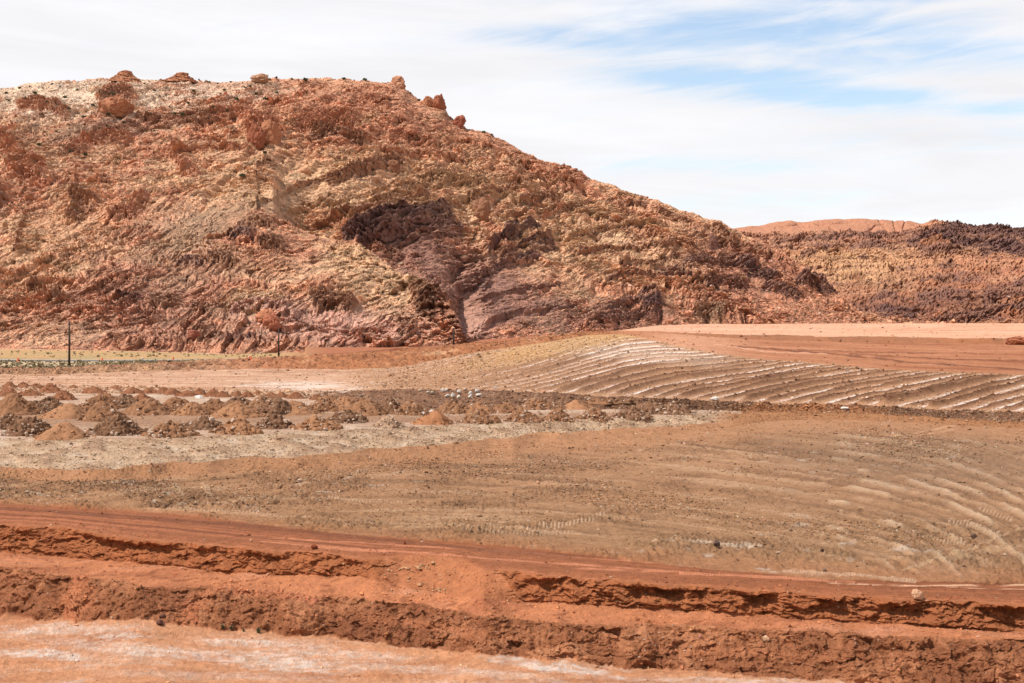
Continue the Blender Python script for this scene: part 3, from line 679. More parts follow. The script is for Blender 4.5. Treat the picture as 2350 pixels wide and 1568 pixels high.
# strip of highway beyond the pole berm
def ground_z(x, y):
    xd = CX+x*FD/y; k = int(np.clip(round((xd-xs[0])/2.2), 0, len(xs)-1)); return float(np.interp(y, G.Y[:, k], G.Z[:, k]))
rv = []; nseg = 60
for i in range(nseg+1):
    x_ = -330+i*(330-60)/nseg + 0
    yc = 402 + (x_+330)*0.02
    for dd in (-4.2, 4.2): rv.append((x_, yc+dd, ground_z(x_, yc)+0.22))
rf = [(2*i, 2*i+2, 2*i+3, 2*i+1) for i in range(nseg)]
me = new_mesh('road', np.array(rv, F32), np.array(rf), m_asph, None, True)
link('road', me, 'pale grey paved road along the foot of the hill', 'road', kind='structure')

# ------------------------------------------------------------------ the rocky hills
def outcrop(S, d1, DD, Cc, pts, drop, ampl, c=None, up=None, joint=0.35, lam=7.0, soft=1.0, wob=1.0, seed=0):
    ampl = min(ampl, 12)
    """a ledge of harder rock: stands proud above the given line and breaks off steeply below it"""
    up = up or drop*1.6
    px0, px1 = min(p[0] for p in pts)-up-10, max(p[0] for p in pts)+up+10
    py0, py1 = min(p[1] for p in pts)-up-10, max(p[1] for p in pts)+drop*1.6+10
    cs = np.where((S.xs > px0) & (S.xs < px1))[0]
    if not len(cs): return
    sl = slice(cs[0], cs[-1]+1)
    ok = (S.yD[:, sl] > py0) & (S.yD[:, sl] < py1) & (d1[:, sl] > 0)
    rws = np.where(ok.any(1))[0]
    if not len(rws): return
    rs = slice(rws[0], rws[-1]+1)
    x, y = S.xD[rs, sl], S.yD[rs, sl]
    X3 = S.X[rs, sl]; Z3 = S.Z[rs, sl]
    Ltot = sum(math.hypot(b[0]-a[0], b[1]-a[1]) for a, b in zip(pts[:-1], pts[1:]))
    kk = float(np.clip(Ltot/110, 0.45, 1)); ampl = ampl*kk
    wx = fbm(X3/(lam*2.2), Z3/(lam*2.2), o=4, seed=200+seed)
    wj = fbm(X3/lam*2.0, Z3/(lam*6), o=3, seed=230+seed)
    xx = x + 9*wob*wx; yy = y + (7*wx + 5*joint*wj)*wob
    dist, side, al = seg_dist(xx, yy, pts)
    sd_ = dist*side                       # + below the line, - above
    ends = sm(0, 0.12, al)*sm(1, 0.88, al)
    hgt = 0.65+0.35*np.sin(al*math.pi) + 0.5*wj*joint
    above = np.exp(-np.clip(-sd_, 0, None)/(up*0.45))*(sd_ <= 0)
    below = sm(drop*hgt, drop*hgt*0.30, sd_)*(sd_ > 0)
    prof = np.where(sd_ <= 0, above, 1.0*below)
    strat = fbm(X3/40, (Z3-0.22*X3)/1.6, o=2, seed=260+seed)
    gate = ends*(d1[rs, sl] > 0)
    DD[rs, sl] += gate*ampl*0.72*prof*(1 + joint*0.30*np.tanh(6*wj) + 0.50*np.tanh(6*strat))
    face = sm(drop*1.15, drop*0.6, sd_)*sm(-drop*0.22, 0.0, sd_)*ends*(dist < drop*1.3)
    if c is not None:
        Cc[rs, sl] = mixc(Cc[rs, sl], c, sm(0.25, 0.7, face+0.6*wx)*(0.55+0.9*strat+0.2*kk)*(d1[rs, sl] > 0))
    S.rough[rs, sl] = np.maximum(S.rough[rs, sl], face*(d1[rs, sl] > 0))

def rocky(S, seed, tilt=0.22, big=1.0, sky_rows=None, tang=(0, -0.72, 0.69)):
    X3, Y3, Z3 = S.X, S.Y, S.Z
    u = Z3*1.25 + 0.25*Y3*0.3
    q = dict()
    q['n60'] = fbm(X3/70, Y3/90, Z3/60, o=3, seed=seed)
    q['n20'] = fbm(X3/24, Y3/30, Z3/20, o=3, seed=seed+5)
    q['r20'] = fbm(X3/26, Y3/34, Z3/20, o=5, seed=seed+9, ridged=True, gain=0.55)
    q['n6'] = fbm(X3/7, Y3/9, Z3/6, o=4, seed=seed+13, gain=0.6)
    q['n2'] = fbm(X3/2.0, Y3/3, Z3/1.8, o=2, seed=seed+17)
    # blocks of three sizes
    for nm, s in (('v12', 11.0), ('v5', 4.6), ('v2', 2.1)):
        q[nm] = voro(X3/s+0.5*q['n6'], Z3/s*1.25+Y3/s*0.35-X3/s*tilt*0.8 + 0.4*q['n20'], seed=seed+int(s*10))
    s_ = Z3 - tilt*X3 + 4*q['n20']
    q['s'] = s_
    DD = big*(9.0*q['n60'] + 3.2*q['r20'] + 2.2*q['n20'] + 0.6*q['n6'] + 0.2*q['n2'])
    m12 = sm(0.10, 0.45, q['n60']+0.6*q['n20']+0.10)
    th = 0.30 + 0.35*np.clip(q['n60'], -1, 1) + S.dip_extra
    ca_, sa_ = np.cos(th), np.sin(th)
    pa = X3*ca_ + Z3*sa_; qa = -X3*sa_ + Z3*ca_ + 0.25*Y3*0.3
    q['st'] = fbm(pa/22, qa/4.0, Y3/40, o=4, seed=seed+51, ridged=True, gain=0.6)
    q['st2'] = fbm(pa/9, qa/2.0, Y3/20, o=3, seed=seed+57, gain=0.6)
    q['gul'] = fbm((X3-0.5*Z3)/34, Z3/130, Y3/160, o=3, seed=seed+61, ridged=True)
    fw = getattr(S, 'fw', 0)
    DD = DD + big*(1-0.62*fw)*(4.2*q['st']*(0.30+0.8*S.bed) + 1.3*q['st2']*(0.4+0.6*S.bed) - 7.0*sm(0.25, 0.9, q['gul']))
    q['fa'] = facets(pa/13+0.3*q['n6'], qa/7.0, seed+71)
    q['fb'] = facets(pa/5.5+0.3*q['n6'], qa/3.0, seed+73)
    q['fc'] = facets(pa/2.4, qa/1.5+0.3*q['n2'], seed+75)
    fm = 0.30+0.70*m12
    DD = DD + big*(fm+0.5*fw)*(5.0*(1-0.4*fw)*q['fa'] + 3.2*q['fb'] + 1.6*(1+0.4*fw)*q['fc'])
    for nm, am in (('v12', 1.2), ('v5', 1.0), ('v2', 0.4)):
        f1, f2, idd = q[nm]
        g_ = sm(0.45, 0.8, idd + 0.6*(m12-0.4))*(0.12+0.88*m12)
        dome = np.clip(1-(f1/0.62)**2, 0, 1)
        DD = DD + am*g_*(0.75*dome + 0.45*sm(0.0, 0.22, f2)) - am*0.35*(1-sm(0.0, 0.10, f2))
    # bedding: thin hard beds stand out where the mask says so
    for lam, am, sd2 in ((9.0, 2.2, 1), (4.0, 1.1, 2)):
        p = s_/lam + 0.6*fbm(X3/60, Z3/60, o=2, seed=seed+31*sd2); fr_ = p-np.floor(p)
        idb = _r(_h(np.floor(p).astype(np.int64), np.full(p.shape, sd2), np.zeros(1, np.int64), seed))
        br = sm(0.0, 0.35, fbm(X3/30+idb*50, Z3*0+idb*9, o=4, seed=seed+37*sd2, gain=0.6) + 0.25*(idb-0.45))
        DD = DD + am*br*np.where(fr_ < 0.08, fr_/0.08, np.exp(-(fr_-0.08)*3.0))*S.bed
        q['bed%d' % sd2] = br*S.bed
    return DD, q

# ---- main hill with the nearer spur at the left
mx_ = np.arange(-520, 2190, 2.0)
xs_keep = xs
def dl(ys, d): 
    y = I(mx_, ys); dd = I(mx_, d); return dd, H-(y-HY)*dd/FD
A_ = dl([(-520,812),(0,812),(560,820),(900,812),(1050,800),(1150,793),(1400,775),(1700,756),(2050,748),(2190,745)],
        [(-520,560),(300,565),(560,580),(900,600),(1050,640),(1110,830),(1300,900),(1700,1000),(2050,1080),(2190,1100)])
Cc_ = dl([(-520,640),(0,600),(300,530),(480,490),(600,486),(650,512),(700,538),(760,552),(830,566),(870,592),(905,622),(960,650),(1000,672),(1030,700),(1045,740),(1056,775),(1090,770),(1200,735),(1350,700),(1550,680),(1750,690),(1900,715),(2000,740),(2190,744)],
         [(-520,780),(0,800),(300,835),(480,860),(600,860),(700,835),(870,790),(960,740),(1030,690),(1056,668),(1100,860),(1200,905),(1350,960),(1550,1030),(1750,1070),(1900,1080),(2000,1090),(2190,1105)])
dip = I(mx_, [(0,0),(560,0),(680,1),(1000,1),(1062,0.15),(1110,0),(2200,0)])
D_ = (Cc_[0]+10+70*dip, Cc_[1]+4-14*dip*1.0 + 0*dip)
bd = I(mx_, [(-520,0),(560,0),(640,905),(700,935),(870,900),(1000,868),(1110,872),(1200,915),(1350,970),(2190,1000)])
D_d = np.maximum(Cc_[0]+10, bd); D_y = HY+(H-Cc_[1])*FD/Cc_[0] + 9*dip
D_ = (D_d, np.where(mx_ < 590, Cc_[1]+4, H-(D_y-HY)*D_d/FD))
Emid = dl([(-520,430),(0,400),(300,372),(600,340),(800,380),(1000,450),(1200,520),(1400,580),(1600,610),(1800,650),(1950,700),(2050,739),(2190,743)],
          [(-520,1010),(0,1010),(600,1050),(900,1060),(1200,1080),(1600,1120),(2050,1130),(2190,1140)])
skyl = [(-520,232),(-200,215),(0,200),(60,188),(120,182),(200,181),(250,178),(330,179),(400,178),(440,181),(500,186),(560,180),(600,173),(640,180),(680,176),(760,173),(820,178),(870,182),(900,184),(925,190),(940,208),(955,222),(985,232),(1020,240),(1028,258),(1045,270),(1070,288),(1120,301),(1160,318),(1200,340),(1250,368),(1300,376),(1340,398),(1370,412),(1410,418),(1450,436),(1500,452),(1560,478),(1620,492),(1655,500),(1680,520),(1710,534),(1760,560),(1800,585),(1850,620),(1900,662),(1950,700),(2000,732),(2040,744),(2190,750)]
Fs = dl(skyl, [(-520,1320),(0,1330),(400,1380),(900,1330),(1200,1290),(1650,1230),(2000,1150),(2190,1150)])
Gb = (Fs[0]+220, Fs[1]-50)
Gb2 = (Fs[0]+500, Fs[1]*0-20)
ml = [A_, Cc_, D_, Emid, Fs, Gb, Gb2]
for k in range(len(ml)):
    ml[k] = (smooth1(ml[k][0], 15), smooth1(ml[k][1], 7) if k == 4 else ml[k][1])
for k in range(1, len(ml)): ml[k] = (np.maximum(ml[k][0], ml[k-1][0]+3), ml[k][1])
ml[4] = dl(skyl, [(x, 0) for x in (0, 1)]) if False else ml[4]
Mt = Sheet(mx_, ml, [250, 12, 210, 270, 14, 5])
msg = Mt.seg; mt_ = Mt.t
xM, yM = Mt.xD, Mt.yD
def ellM(S, cx_, cy_, rx, ry, rot=0.0, soft=0.35, nz=0, k=0.5):
    c_, s_ = math.cos(rot), math.sin(rot); X_ = S.xD-cx_; Y_ = S.yD-cy_
    qq = np.hypot((X_*c_+Y_*s_)/rx, (-X_*s_+Y_*c_)/ry) + nz*k
    return sm(1+soft, 1-soft, qq)
back = np.isin(msg, (2, 3, 4)); front = np.isin(msg, (0,)) 
Mt.rough = np.zeros(xM.shape, F32)
Mt.bed = (0.35 + 0.9*ellM(Mt, 1050, 480, 420, 170, -0.2, 0.6) + 0.5*ellM(Mt, 1500, 600, 300, 150, 0.3, 0.5)).astype(F32)*np.where(front & (xM < 1060), 0.35, 1)
Mt.fw = np.where((msg == 0) & (xM < 1070), 1, 0)*sm(0, 0.1, mt_); Mt.dip_extra = (0.32*sm(700, 300, xM)*sm(420, 560, yM)).astype(F32)
DD, q = rocky(Mt, 300)
n60, n20, n6, n2_ = q['n60'], q['n20'], q['n6'], q['n2']
# smoother talus slopes and slickrock where the photograph has them
calm = 0.6*ellM(Mt, 500, 500, 150, 30, -0.15, 0.5, n20) + 0.7*ellM(Mt, 1180, 730, 130, 60, 0.2, 0.5, n20) + 0.7*ellM(Mt, 1800, 705, 160, 50, 0.35, 0.5, n20) \
     + 0.55*ellM(Mt, 900, 640, 110, 60, 0.3, .5, n20)*back + 0.6*ellM(Mt, 200, 225, 90, 22, 0, .5, n20) + 0.5*ellM(Mt, 60, 770, 200, 40, 0, .6, n20) + 0.4*ellM(Mt, 1300, 640, 150, 50, 0.2, .5, n20) + 0.45*ellM(Mt, 780, 440, 160, 60, 0.3, .5, n20)
calm = np.clip(calm, 0, 0.85)
DD *= (1-0.75*calm)
# colours of the rock
tan = col(216,164,122); rust = col(208,144,106); cream = col(232,200,168); yel = col(222,176,130); purp = col(164,116,96); dark = col(112,80,70); brick = col(178,116,90); pinkt = col(206,152,128)
CM = np.zeros(xM.shape+(3,), F32); CM[:] = tan
CM = mixc(CM, rust, sm(-0.12, 0.22, n60*0.8+0.5*n20 + 0.12))
CM = mixc(CM, rust, ellM(Mt, 900, 270, 330, 90, 0.25, 0.5, n20, 0.7)*0.75)
CM = mixc(CM, rust, ellM(Mt, 1150, 330, 150, 60, 0.5, 0.5, n20, 0.7)*0.8)
CM = mixc(CM, cream, ellM(Mt, 130, 225, 330, 48, 0.0, 0.5, n20, 0.8)*0.85)
CM = mixc(CM, cream, ellM(Mt, 520, 205, 140, 28, 0.0, 0.5, n20, 0.8)*0.5)
CM = mixc(CM, yel, ellM(Mt, 880, 430, 300, 90, -0.1, 0.5, n20, 0.8)*0.55)
CM = mixc(CM, yel, ellM(Mt, 600, 400, 200, 90, 0.1, 0.5, n20, 0.8)*0.45)
CM = mixc(CM, yel, ellM(Mt, 1330, 560, 220, 90, 0.3, 0.5, n20, 0.8)*0.55)
CM = mixc(CM, yel, ellM(Mt, 1560, 600, 120, 60, 0.3, 0.5, n20, 0.8)*0.5)
CM = mixc(CM, yel, ellM(Mt, 130, 560, 200, 90, -0.6, 0.5, n20, 0.8)*0.45)
CM = mixc(CM, brick, ellM(Mt, 1750, 640, 170, 60, 0.5, 0.5, n20, 0.8)*0.7)
CM = mixc(CM, rust, ellM(Mt, 1850, 700, 160, 45, 0.3, 0.5, n20, 0.6)*0.8)
CM = mixc(CM, purp, ellM(Mt, 400, 640, 190, 130, -0.7, 0.6, n20, 0.8)*0.4)
CM = mixc(CM, purp, ellM(Mt, 320, 740, 240, 60, 0.0, 0.6, n20, 0.8)*0.3)
CM = mixc(CM, col(178,138,104), ellM(Mt, 480, 520, 130, 40, -0.3, 0.4, n20, 0.5)*0.8)
CM = mixc(CM, rust, ellM(Mt, 620, 560, 90, 60, 0.5, 0.6, n20, 0.8)*0.6)
CM = mixc(CM, pinkt, ellM(Mt, 780, 740, 220, 60, 0.0, 0.6, n20, 0.8)*0.75)
CM = mixc(CM, yel, ellM(Mt, 860, 650, 120, 60, 0.5, 0.5, n20, 0.8)*front*0.7)
CM = mixc(CM, yel, ellM(Mt, 600, 690, 70, 30, 0.1, 0.5, n20, 0.6)*0.6)
CM = mixc(CM, purp, back*ellM(Mt, 1010, 610, 190, 62, 0.35, 0.4, n20, 0.7)*0.9)
CM = mixc(CM, purp, back*ellM(Mt, 1150, 700, 150, 70, 0.3, 0.4, n20, 0.7)*0.65)
CM = mixc(CM, purp, (msg != 1)*(xM > 1060)*ellM(Mt, 1330, 725, 220, 40, 0.0, 0.5, n20, 0.7)*0.7)
CM = mixc(CM, purp, ellM(Mt, 1640, 640, 110, 60, 0.5, 0.6, n20, 0.8)*0.35)
CM = mixc(CM, pinkt, (xM > 1050)*ellM(Mt, 1100, 770, 70, 18, 0.3, 0.5, n20, 0.7)*0.8)
CM = mixc(CM, col(150,116,96), ellM(Mt, 240, 300, 160, 26, -0.1, 0.5, n20, 0.8)*0.5)
CM *= (1 + 0.12*n6 + 0.16*n2_ + 0.10*n20 + 0.18*q['st2'] + 0.10*q['st'] + 0.16*q['fb'] + 0.16*q['fc'])[..., None]
# some blocks darker or lighter than their neighbours
for nm, s in (('v5', 0.20), ('v2', 0.26)):
    CM *= (1 + s*(q[nm][2]-0.5)*2*sm(0.5, 0.7, q[nm][2]*0+0.7))[..., None]
CM = mixc(CM, col(150,98,74), q['bed1']*sm(0.4, 0.2, q['v5'][1])*0.35)
bk = np.where(back | (xM > 1070), 1.0, 0.0); ft = np.where(front & (xM < 1080), 1.0, 0.0)
al_ = np.ones(xM.shape, F32)
ID = 0
def oc(w_, pts, drop, ampl, c=None, **k):
    global ID
    ID += 1; outcrop(Mt, w_, DD, CM, pts, drop, ampl, c, seed=ID, **k)
DK = col(122,88,80); DK2 = col(148,106,90); DB = col(166,116,86); DT = col(192,146,106); RU = col(198,134,98)
oc(bk, [(768,548),(830,525),(900,505),(980,488),(1052,480)], 32, 13, DK, joint=0.5, lam=8); oc(bk, [(800,562),(880,540),(960,520),(1058,508)], 24, 8, DK, joint=0.4); oc(bk, [(640,500),(700,475),(780,450)], 9, 5, DT); oc(bk, [(560,470),(640,452),(700,430)], 8, 4, DT)
oc(bk, [(860,545),(960,530),(1070,520)], 34, 7, DK2, joint=0.5)
oc(bk, [(1108,584),(1145,545),(1192,510)], 15, 8, DK, joint=0.3); oc(bk, [(1150,552),(1215,517),(1250,524)], 17, 9, DK, joint=0.3); oc(bk, [(1138,590),(1205,560),(1274,533)], 18, 9, DK, joint=0.3)
oc(bk, [(1118,615),(1190,588),(1280,553)], 16, 8, DK, joint=0.3)
oc(bk, [(1090,625),(1160,608),(1250,588)], 15, 6, DK2, joint=0.6)
oc(bk, [(1040,660),(1078,640),(1130,640)], 26, 7, DK2, joint=0.8)
oc(bk, [(790,522),(860,498),(930,480),(1000,470)], 10, 5, DT, joint=0.4)
oc(bk, [(780,490),(850,470),(900,462),(960,440)], 12, 5, DT, joint=0.4)
oc(bk, [(900,455),(1000,430),(1080,418)], 12, 5, DT, joint=0.5)
oc(bk, [(945,408),(1010,402),(1100,412),(1130,420)], 30, 7, DT, joint=0.9, lam=4)
oc(bk, [(735,420),(800,395),(860,375),(905,362),(945,375)], 26, 9, DB, joint=0.8, lam=5)
oc(bk, [(1080,465),(1100,455),(1125,468)], 36, 10, DB, joint=0.3)
oc(bk, [(1180,455),(1240,448),(1280,450)], 16, 5, DB, joint=0.7)
oc(bk, [(1262,448),(1290,452)], 26, 6, DB, joint=0.3)
oc(bk, [(1262,412),(1300,392),(1345,392)], 26, 7, RU, joint=0.9, lam=4)
oc(bk, [(1300,395),(1345,388)], 8, 4, DB)
oc(al_, [(1385,715),(1430,690),(1500,675),(1520,690)], 16, 6, DK2, joint=0.5)
oc(al_, [(1470,700),(1520,690)], 44, 10, DK, joint=0.4)
oc(al_, [(1350,735),(1420,722),(1480,715)], 14, 5, DK2, joint=0.5)
oc(al_, [(1585,712),(1630,708),(1668,716)], 26, 8, col(170,130,100), joint=0.8, lam=4)
oc(bk, [(1618,560),(1640,548),(1655,562)], 26, 9, DK, joint=0.3)
oc(al_, [(1410,608),(1470,600),(1520,605)], 12, 5, DB); oc(al_, [(1480,612),(1540,622),(1600,618)], 12, 6, DK2)
oc(al_, [(1560,600),(1610,588),(1650,600)], 22, 7, DK2, joint=0.5)
oc(al_, [(1640,585),(1700,590),(1740,612)], 26, 8, DK2, joint=0.6)
oc(al_, [(1700,610),(1750,618),(1790,640)], 24, 8, DK, joint=0.6)
oc(al_, [(1610,650),(1660,640),(1720,655)], 22, 7, DK2, joint=0.6)
oc(al_, [(1740,650),(1790,655),(1850,680)], 22, 7, DK2, joint=0.5)
oc(al_, [(1820,640),(1870,635),(1930,665)], 26, 8, DK2, joint=0.5)
oc(al_, [(1640,545),(1690,560),(1730,575)], 14, 6, DB); oc(bk, [(1630,508),(1655,512),(1690,545)], 22, 8, DB, joint=0.5)
oc(bk, [(1500,480),(1560,500),(1590,508)], 12, 5, DB); oc(bk, [(1410,470),(1450,460),(1490,470)], 12, 5, DB)
oc(bk, [(1300,470),(1360,490),(1400,500)], 12, 4, DT); oc(bk, [(1330,600),(1380,612)], 16, 5, DT, joint=0.6)
oc(ft, [(930,668),(975,655),(1010,665),(1035,695)], 80, 13, DB, joint=0.5, lam=6, up=40)
oc(ft, [(960,690),(1000,700),(1020,720)], 40, 8, col(110,70,52), joint=0.7, lam=5)
oc(ft, [(705,690),(740,676),(800,684),(830,700)], 42, 11, DB, joint=0.7, lam=6)
oc(ft, [(880,665),(930,650),(980,648)], 16, 6, DT, joint=0.5)
oc(ft, [(905,745),(940,738),(960,760)], 34, 6, DB, joint=0.5)
oc(ft, [(520,545),(560,520),(590,535)], 28, 9, DK2, joint=0.5); oc(ft, [(560,505),(610,500),(640,520)], 24, 9, DB, joint=0.5)
oc(ft, [(590,560),(640,550),(670,580)], 24, 8, DB, joint=0.5); oc(ft, [(400,600),(440,590),(470,600)], 14, 6, DK2, joint=0.5)
oc(ft, [(470,590),(520,580),(560,615)], 22, 8, DB, joint=0.6); oc(ft, [(340,700),(390,680),(420,690)], 24, 8, DB, joint=0.5)
oc(ft, [(270,690),(310,675),(330,690)], 20, 7, DK2); oc(ft, [(120,690),(145,672),(160,690)], 26, 8, DB, joint=0.6)
oc(ft, [(60,670),(90,655),(110,680)], 24, 8, DB, joint=0.6); oc(ft, [(520,715),(580,690),(650,700),(690,730)], 22, 7, pinkt, joint=0.4)
oc(ft, [(440,770),(470,752),(490,770)], 18, 7, DB); oc(ft, [(200,600),(240,575),(250,600)], 30, 7, DB, joint=0.5)
oc(ft, [(500,780),(560,770),(590,775)], 10, 4, DK2)
oc(bk, [(160,520),(170,440),(200,450),(240,470)], 40, 9, DB, joint=0.8, lam=5); oc(bk, [(240,500),(300,480),(340,440)], 26, 7, RU, joint=0.6)
oc(bk, [(-60,440),(0,440),(28,480)], 70, 16, DB, joint=0.8, lam=6, up=40); oc(bk, [(-60,330),(0,310),(50,345)], 30, 10, RU, joint=0.6)
oc(bk, [(10,390),(50,362),(100,372),(115,410)], 62, 16, RU, joint=0.4, lam=9, up=50)
oc(bk, [(130,350),(170,335),(210,350)], 24, 8, DB, joint=0.6); oc(bk, [(180,330),(240,305),(310,315)], 26, 8, RU, joint=0.7)
oc(bk, [(215,235),(245,208),(300,205),(325,240)], 40, 8, RU, joint=0.5, lam=7); oc(bk, [(225,225),(270,212),(310,220)], 16, 6, DB, joint=0.7, lam=4)
oc(bk, [(30,245),(80,232),(130,240),(170,262)], 24, 8, RU, joint=0.7); oc(bk, [(300,265),(380,272),(460,262),(540,258)], 12, 6, DB, joint=0.6)
oc(bk, [(480,262),(540,250),(600,262),(640,250)], 18, 6, RU, joint=0.7); oc(bk, [(560,310),(590,290),(640,292),(645,320)], 34, 12, RU, joint=0.4)
oc(bk, [(580,375),(610,362),(640,375)], 22, 8, DB, joint=0.5); oc(bk, [(660,290),(740,270),(800,268),(830,290)], 34, 10, RU, joint=0.8, lam=5)
oc(bk, [(700,300),(780,300),(850,330)], 24, 8, DB, joint=0.8, lam=5); oc(bk, [(400,320),(430,380),(470,400)], 26, 8, RU, joint=0.6)
oc(bk, [(820,230),(860,225),(900,240)], 16, 6, RU); oc(bk, [(880,310),(930,300),(990,330),(1010,345)], 24, 8, RU, joint=0.7)
oc(bk, [(1030,268),(1060,262),(1080,290)], 22, 8, RU, joint=0.5); oc(bk, [(680,190),(720,182),(760,195)], 18, 6, RU, joint=0.4)
oc(bk, [(780,200),(860,195),(920,210)], 14, 6, RU, joint=0.6); oc(bk, [(90,470),(60,520),(40,600)], 20, 6, DB)
oc(bk, [(560,195),(600,185),(650,195)], 12, 5, col(190,150,120)); oc(bk, [(120,200),(200,190),(260,200)], 12, 5, cream)
for k_, (pts_, dr_, am_, c_) in enumerate([([(690,530),(800,500),(900,475),(1010,452)], 8, 7, DB), ([(730,478),(830,455),(930,432),(1000,425)], 7, 6, DT), ([(640,440),(740,415),(830,392)], 8, 6, DB),
        ([(1060,455),(1150,432),(1250,405)], 9, 7, DB), ([(1010,470),(1120,450),(1230,430),(1330,415)], 7, 6, DT), ([(1140,500),(1250,480),(1380,455)], 8, 6, DB), ([(1290,545),(1400,520),(1520,510)], 8, 6, DT),
        ([(1300,590),(1400,572),(1540,560),(1620,565)], 9, 7, DB), ([(1380,640),(1480,630),(1600,640)], 8, 6, DK2), ([(1070,690),(1180,668),(1300,650)], 9, 6, DK2), ([(1100,740),(1220,712),(1340,700)], 9, 6, DK2),
        ([(300,300),(420,285),(560,272)], 8, 6, DB), ([(380,350),(500,340),(600,345)], 8, 6, RU), ([(860,345),(960,352),(1080,375)], 9, 7, RU)]):
    oc(bk, pts_, dr_, am_, c_, joint=0.5, lam=6)  # long beds; rock browns that also paint a dark shadow line along each
for cx_, cy_, rx_q, ry_q, ro_ in [(1160,640,90,34,-0.2),(960,590,70,26,0.4),(700,600,60,50,0.5),(1480,570,120,26,0.25),(640,450,80,30,-0.3)]:
    DD *= 1-0.55*ellM(Mt, cx_, cy_, rx_q, ry_q, ro_, 0.6, n20, 0.6)
rng = np.random.default_rng(7)
for i in range(80):          # many lesser ledges and broken ribs
    x_ = rng.uniform(-300, 1950); s0_ = float(I(np.array([x_]), skyl)[0]); y_ = rng.uniform(s0_+12, 735)
    a0 = rng.choice([-0.25, -0.2, -0.3, 0.3, 0.6, -0.6]); ln = rng.uniform(18, 70)
    oc(al_, [(x_, y_), (x_+ln*0.5, y_+math.sin(a0)*ln*0.5-rng.uniform(0, 8)), (x_+ln, y_+math.sin(a0)*ln)], rng.uniform(6, 20), rng.uniform(2.0, 5.5), [DB, DT, RU, DT][rng.integers(4)] if rng.random() < .6 else None, joint=rng.uniform(.3, .9), lam=rng.uniform(4, 8))
# extra crumble on the broken faces
DD += Mt.rough*(1.5*q['fb'] + 0.9*q['fc'])
DD *= np.where(msg == 0, 0.78+0.22*sm(1040, 1120, xM), 1)
# taper displacement at the very foot and keep the skyline's height
DD *= np.where(msg == 0, 0.25+0.75*sm(0, 0.12, mt_), 1)
skl = np.where(msg == 3, sm(0.75, 1.0, mt_), np.where(msg >= 4, 1.0, 0.0))
DD = DD*(1-0.50*skl) 
cut = (msg == 1)
DD = np.where(cut & (xM < 1062) & (xM > 600), DD*0.6, DD)
Mt.Y = (Mt.Y - 0.72*DD).astype(F32); Mt.Z = (Mt.Z + 0.42*DD - 2.0*skl).astype(F32); Mt.X = (Mt.X + 0.5*n6 + 0.5*n20 + 0.5*(DD+3*q['fb']+2*q['fc'])*np.exp(-((xM-1080)/30)**2)*(msg <= 2)*sm(0, .2, mt_+(msg > 0))).astype(F32)
Mt.project()
CM = mixc(CM, pinkt*0.95, np.isin(msg, (0, 1, 2))*ellM(Mt, 1090, 745, 40, 45, 0.1, 0.4, n6, 0.9)*0.5); CM = CM*1.22; CM = CM*0.91+0.09*CM.mean(-1, keepdims=True); CM = np.clip(CM, 0.012, 0.85)
me = new_mesh('hill', Mt.verts(), Mt.faces(), m_rock, CM, False)
link('hill', me, 'big rocky sandstone hill with dark broken ledges rising at the left', 'hill', kind='structure')

apron(Mt, 0, [0, -10, -40, -120, -400, -1200], 0, m_rock, 'hill', 'the hill carrying on past the left of the view', 'structure', CM, 4.0)
# ---- the lower ridge at the right
rx_ = np.arange(1560, 2900, 2.0)
def dr(ys, d):
    y = I(rx_, ys); dd = I(rx_, d); return dd, H-(y-HY)*dd/FD
rsk = [(1560,560),(1650,528),(1700,520),(1740,516),(1780,508),(1815,503),(1840,508),(1870,503),(1920,500),(1990,499),(2040,502),(2085,503),(2110,512),(2150,510),(2180,518),(2250,520),(2300,524),(2350,530),(2500,545),(2860,560)]
r0 = dr([(1560,752),(2860,752)], [(1560,1120),(2900,1120)])
r1 = dr([(1560,735),(1900,735),(2000,728),(2100,705),(2200,680),(2350,672),(2860,660)], [(1560,1280),(1900,1260),(2100,1210),(2350,1180),(2860,1180)])
r2 = dr([(1560,640),(1800,620),(2000,600),(2350,590),(2860,600)], [(1560,1500),(2350,1450),(2900,1450)])
r3 = dr([(1560,575),(1700,536),(1800,538),(1900,530),(1980,534),(2060,538),(2110,520),(2150,514),(2250,526),(2350,536),(2860,566)], [(1560,1650),(2350,1600),(2900,1600)])
r4 = dr(rsk, [(1560,1760),(2110,1740),(2200,1650),(2900,1650)])
r4 = (r4[0], smooth1(r4[1], 5))
r5 = (r4[0]+250, r4[1]-60); r6 = (r4[0]+700, r4[1]*0-30)
rl = [r0, r1, r2, r3, r4, r5, r6]
for k in range(1, len(rl)): rl[k] = (np.maximum(rl[k][0], rl[k-1][0]+3), rl[k][1])
Rg = Sheet(rx_, rl, [50, 70, 60, 36, 10, 4])
rsg = Rg.seg
Rg.rough = np.zeros(Rg.xD.shape, F32); dome = np.where((rsg >= 3), 1, 0)*sm(2140, 2100, Rg.xD)
Rg.bed = (2.2*(1-dome)).astype(F32)
Rg.dip_extra = -0.28
R2, q2 = rocky(Rg, 500, tilt=0.02)
R2 = R2*0.9*(1-0.65*dome)
RC = np.zeros(Rg.xD.shape+(3,), F32); RC[:] = col(200,142,106)
a20, a60, a6 = q2['n20'], q2['n60'], q2['n6']
RC = mixc(RC, col(218,174,128), ellM(Rg, 1990, 615, 160, 50, 0.1, 0.5, a20, .8)*0.6)
RC = mixc(RC, col(210,170,124), ellM(Rg, 2230, 600, 140, 30, 0.0, 0.5, a20, .8)*0.5)
RC = mixc(RC, brick, ellM(Rg, 2260, 625, 200, 50, 0, 0.6, a20, .8)*0.6)
RC = mixc(RC, col(150,100,80), ellM(Rg, 2180, 700, 260, 40, 0, 0.6, a20, .8)*0.7)
